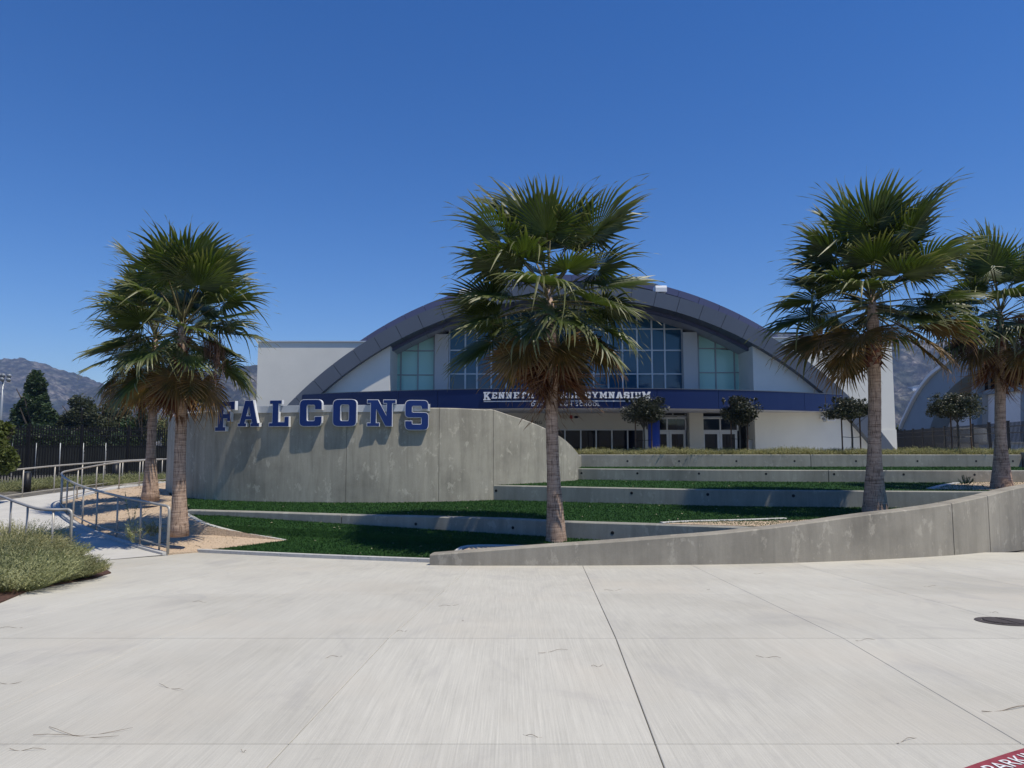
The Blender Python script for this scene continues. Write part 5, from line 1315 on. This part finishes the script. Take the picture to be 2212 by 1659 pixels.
# bed on top of the terraces
mb = MB(); x = LD[0][0] + .2
while x < 23:
    for q_ in range(3): sprig_cloud(mb, (x + rr.gauss(0, .12), 30.0 + .35 * q_ + rr.gauss(0, .06), ZD + EYE - .06), (.24 + .13 * (.5 + .5 * math.sin(x * 1.7) * math.sin(x * .6 + 1))) * (1 + .1 * q_), 46, rr, .26, .024, .5, 8)
    x += .2
o = obj('ground_cover', mb, M['leaf_straw']); o['kind'] = 'stuff'; o['label'] = 'straw green ground cover on the topmost terrace'
# weeds in gravel
for i, (u, v, z, H, lab) in enumerate([(286, 1138, -2.15, 1.05, 'tall thin weed in the gravel behind the curved handrail'), (292, 1172, -2.3, .5, 'low bushy weed at the gravel edge by the handrail'), (330, 1158, -2.25, .35, 'small weed left of the front palm trunk'), (2085, 1050, ZB, .35, 'tiny dry weed by the right-hand palm base')]):
    p = at_z(u, v, z); mb = MB(); sprig_cloud(mb, (0, 0, 0), H, 9 if i == 0 else 22, rr, .14, .03, .5, 12); o = obj('weed', mb, M['leaf_sage']); o.location = p; tag(o, lab, 'weed')

# ------------------------------------------------------------ bollards, light poles
for (u, Y, z, H, r, lab) in [(67, 27.6, -1.86, .98, .15, 'black bollard light in the bed near the left photo edge'), (256, 33.6, -1.68, .95, .15, 'black bollard light farther along the bed by the fence')]:
    t = thing('bollard_light', lab, 'bollard', (xu(u, Y), Y, z + EYE), 'black bollard lights along the ramp')
    mb = MB().tube([(0, 0, -.1), (0, 0, H * .78)], r * .92, 20); o = obj('post', mb, M['black'], None, True); o.parent = t
    mb = MB().tube([(0, 0, H * .78), (0, 0, H * .86)], r * .7, 16); o = obj('lens', mb, M['dalu'], None, True); o.parent = t
    mb = MB().tube([(0, 0, H * .86), (0, 0, H * .95), (0, 0, H)], [r * .95, r * .9, r * .5], 20); o = obj('cap', mb, M['black'], None, True); o.parent = t
t = thing('light_pole', 'tall pale lamp pole behind the left palms with round heads', 'light pole', (xu(323, 46), 46, EYE - 1.75))
zt = at_y(335, 545, 46).z; xx = xu(323, 46)
obj('pole', MB().tube([(xx, 46, EYE - 1.9), (xu(331, 46), 46, zt)], [.14, .09], 12), M['palegrey'], t, True)
obj('crossarm', MB().tube([tuple(at_y(308, 541, 46)), tuple(at_y(356, 546, 46))], .035, 6), M['dalu'], t)
for (u, v) in ((328, 547), (349, 552), (312, 565)):
    p = at_y(u, v, 45.7); mb = MB().tube([p + Vector((-.15, .1, .14)), p + Vector((0, 0, 0)), p + Vector((.06, -.1, -.12))], [.1, .3, .26], 14); obj('lamp_head', mb, M['white'], t, True)
t = thing('light_pole', 'far floodlight pole with six round lamps at the left photo edge', 'light pole', (xu(2, 110), 110, EYE - 1.75))
obj('pole', MB().tube([(xu(1, 110), 110, EYE - 1.75), tuple(at_y(8, 812, 110))], [.22, .15], 8), M['dalu'], t, True)
for k, (u, v) in enumerate([(-2, 811), (7, 811), (20, 812), (5, 819.5), (19, 820.5), (-6, 819)]):
    p = at_y(u, v, 109.7); obj('lamp_head', MB().tube([p + Vector((0, .2, .12)), p + Vector((0, -.1, -.05))], [.22, .38], 10), M['dalu'], t, True)
obj('crossarm', MB().tube([tuple(at_y(-8, 813, 110)), tuple(at_y(24, 815, 110))], .06, 6), M['dalu'], t)
t = thing('light_pole', 'tiny distant lamp pole seen just above the sign wall at left', 'light pole', (xu(444, 150), 150, EYE - 1.75))
obj('pole', MB().tube([(xu(444, 150), 150, EYE - 1.75), tuple(at_y(444, 866, 150))], .14, 6), M['dalu'], t)
for u in (439, 449): p = at_y(u, 868, 150); obj('lamp_head', MB().box((p.x - .35, 149.6, p.z - .2), (p.x + .35, 150, p.z + .15)), M['dalu'], t)

# ------------------------------------------------------------ small things on the plaza
c = at_g(2172, 1343); n_ = Vector((0, .0294, 1)).normalized()
t = thing('manhole_cover', 'round cast iron cover in the paving at the right edge', 'manhole cover', c)
def dz(x, y): return plaza_z(c.y + y) - c.z
N = 28
def ringpts(r, h): return [Vector((r * math.cos(k * 2 * math.pi / N), r * math.sin(k * 2 * math.pi / N), 0)) + Vector((0, 0, dz(0, r * math.sin(k * 2 * math.pi / N)) + h)) for k in range(N)]
a, b, e = ringpts(.28, .006), ringpts(.25, .010), ringpts(.215, .008)
o = obj('frame', MB().add(a + b + e, [(k, (k + 1) % N, N + (k + 1) % N, N + k) for k in range(N)] + [(N + k, N + (k + 1) % N, 2 * N + (k + 1) % N, 2 * N + k) for k in range(N)]), M['iron']); o.parent = t
o = obj('lid', MB().add(ringpts(.208, .010), [tuple(range(N))]), M['iron']); o.parent = t
for k in range(-6, 7):
    y = k * .03; w_ = math.sqrt(.2 ** 2 - y * y); mb = MB()
    for (x0, x1) in ((-w_, -.02), (.02, w_)):
        z0 = dz(0, y) + .010; mb.box((x0, y - .008, z0), (x1, y + .008, z0 + .006))
    o = obj('rib', mb, M['iron']); o.parent = t
# red painted strip with stencilled word
A = at_g(2084, 1659); B = at_g(2212, 1617); dd = (B - A); dd.z = 0; dd.normalize(); e = Vector((dd.y, -dd.x, 0))
def gp(s, w_, h=0): q = A + dd * s + e * w_; return Vector((q.x, q.y, plaza_z(q.y) + h))
mb = MB(); vs = [gp(-1.6 + .25 * k, 0 + .004 * math.sin(k * 2.3), .004) for k in range(22)] + [gp(-1.6 + .25 * k, .17, .004) for k in range(22)]
mb.add(vs, [(k, 22 + k, 23 + k, k + 1) for k in range(21)]); st_ = struct('red_kerb_marking', mb, M['redpaint'])
me_ = text_mesh('PARKING', .125, 0, 1.0); me_.materials.append(M['whitepaint'])
me_.transform(Matrix.Scale(1.12, 4, (1, 0, 0))); Mx = Matrix((dd, -e, Vector((0, 0, 1)))).transposed().to_4x4()
me_.transform(Matrix.Translation(Vector((0, 0, 0))) @ Mx); q0 = gp(.06, .125)
for v in me_.vertices: v.co = Vector((v.co.x + q0.x, v.co.y + q0.y, plaza_z(v.co.y + q0.y) + .008))
o = obj('word_marking', me_, None); o['kind'] = 'structure'
# palm fibres lying about
rr = random.Random(4)
fib = [(180, 1583, .55), (370, 1487, .28), (1195, 1409, .3), (2175, 1530, .45), (1150, 1590, .12), (430, 1301, .22), (970, 1309, .25), (1325, 1275, .3), (1660, 1421, .2), (1870, 1384, .22), (2010, 1266, .3), (20, 1357, .25), (10, 1476, .25), (1000, 1342, .02), (1640, 1240, .25), (60, 1620, .2), (1960, 1600, .2), (720, 1420, .15), (868, 1364, .1), (1290, 1440, .1)]
rr2 = random.Random(8)
for _ in range(3): fib.append((rr2.uniform(50, 2150), rr2.uniform(1240, 1640), rr2.uniform(.03, .12)))
for i, (u, v, L) in enumerate(fib):
    c0 = at_g(u, v); mb = MB(); L *= .5
    for k in range(2 if L > .15 else 1):
        a = rr.uniform(-.6, .6) + (0 if k == 0 else .3); d = Vector((math.cos(a), math.sin(a), 0)); e2 = Vector((-d.y, d.x, 0)); bend = rr.uniform(-.25, .25) * L; pts = []
        for j in range(7):
            s_ = (j / 6 - .5) * L * 2; q = d * s_ + e2 * bend * (1 - (2 * j / 6 - 1) ** 2); pts.append(Vector((q.x, q.y, plaza_z(c0.y + q.y) - c0.z + .006 + .008 * math.sin(j * 1.3 + i))))
        mb.tube(pts, [.0016] * 6 + [.0008], 4)
    o = obj('palm_fibre', mb, M['straw']); o.location = c0
    where = ('far left' if u < 350 else 'left' if u < 800 else 'centre' if u < 1300 else 'right' if u < 1800 else 'far right')
    rowd = ('near the front wall' if v < 1330 else 'halfway across the plaza' if v < 1480 else 'close to the bottom photo edge')
    tag(o, '%s dry palm fibre strand on the concrete, %s, %s' % ('long' if L > .11 else 'short' if L > .055 else 'tiny', where, rowd), 'debris', 'dry palm fibres strewn over the plaza')

# ------------------------------------------------------------ mountains
def interp(k, u):
    if u <= k[0][0]: return k[0][1]
    for (a, x), (b, y) in zip(k[:-1], k[1:]):
        if u <= b: return x + (y - x) * (u - a) / (b - a)
    return k[-1][1]
def mountain(name, prof, D0, D1, u0, u1, nu, nr, seed, label):
    vs = []; 
    for j in range(nr + 1):
        t_ = j / nr; D = D0 + (D1 - D0) * t_
        for i in range(nu + 1):
            u = u0 + (u1 - u0) * i / nu; v = interp(prof, u); X = (u - CX) / F_PX * D
            Hh = (at_y(u, v, D1).z + 3)
            q = Vector((X * .0042, D * .0042, seed)); rdg = 1 - abs(noise.noise(q * 1.0)) * 2; r2 = 1 - abs(noise.noise(q * 2.7)) * 2; r3 = noise.noise(q * 7.5); r4 = noise.noise(q * 19); r5 = noise.noise(q * 45)
            s = t_ ** 1.15; env = math.sin(math.pi * min(1, t_)) ** .8
            z = -6 + (Hh + 6) * s + (rdg * .13 + r2 * .07 - .12) * Hh * env * 1.5 + (r3 * .035 + r4 * .016 + r5 * .007) * Hh * min(1, t_ * 3)
            vs.append((X, D, z))
    fs = [(j * (nu + 1) + i, j * (nu + 1) + i + 1, (j + 1) * (nu + 1) + i + 1, (j + 1) * (nu + 1) + i) for j in range(nr) for i in range(nu)]
    # back side
    b = len(vs); top = nr * (nu + 1)
    for i in range(nu + 1): x, y, z = vs[top + i]; vs.append((x * 1.15, y * 1.25, -10))
    fs += [(top + i, top + i + 1, b + i + 1, b + i) for i in range(nu)]
    o = struct(name, MB().add(vs, fs), M['mount'], True, label); return o, vs, fs
m1, _, _ = mountain('mountain', [(-900, 800), (-300, 772), (0, 777), (56, 781), (86, 787), (119, 799), (164, 813), (209, 825), (224, 831), (300, 845), (420, 850), (700, 830)], 1500, 2300, -900, 800, 300, 90, 3.1, 'far hazy mountain ridge at left')
m2, mv, mf = mountain('mountain', [(100, 905), (170, 850), (224, 831), (239, 828), (300, 822), (400, 810), (500, 797), (553, 791), (700, 765), (900, 745), (1200, 735), (1500, 728), (1690, 724), (1800, 735), (2030, 742), (2212, 730), (2600, 700), (3300, 730)], 1050, 1800, 90, 3300, 520, 110, 8.7, 'nearer scrub covered mountain behind the buildings')
bv = BVHTree.FromPolygons([Vector(v) for v in mv], mf)
for (u, v, w_, lab) in ((1976, 838, 16, 'tiny white house on the mountain slope, left of the pair'), (1986, 835.5, 10, 'tiny white house on the mountain slope, right of the pair')):
    h = bv.ray_cast(Vector((0, 0, EYE)), ray(u, v).normalized())[0]
    if h: t = thing('hillside_house', lab, 'house', h, 'white houses on the mountain'); obj('walls', MB().box((h.x - w_ * .55, h.y - 8, h.z - 8), (h.x + w_ * .55, h.y + 10, h.z + 2.6)), M['white'], t); obj('roof', MB().box((h.x - w_ * .6, h.y - 9, h.z + 2.6), (h.x + w_ * .6, h.y + 11, h.z + 3.4)), M['palegrey'], t)

# ------------------------------------------------------------ haze
def haze():
    mb = MB(); mb.box((-3600, -300, -16), (3600, 2900, 312)); m, n, l, p = new_mat('thin_haze'); n.remove(p)
    v = n.new('ShaderNodeVolumePrincipled'); v.inputs['Density'].default_value = HAZE; v.inputs['Color'].default_value = (.45, .62, 1.0, 1); v.inputs['Anisotropy'].default_value = .0
    l.new(v.outputs[0], n['Material Output'].inputs['Volume']); o = obj('haze', mb, m); o['kind'] = 'stuff'
HAZE = 1.7e-4
haze()
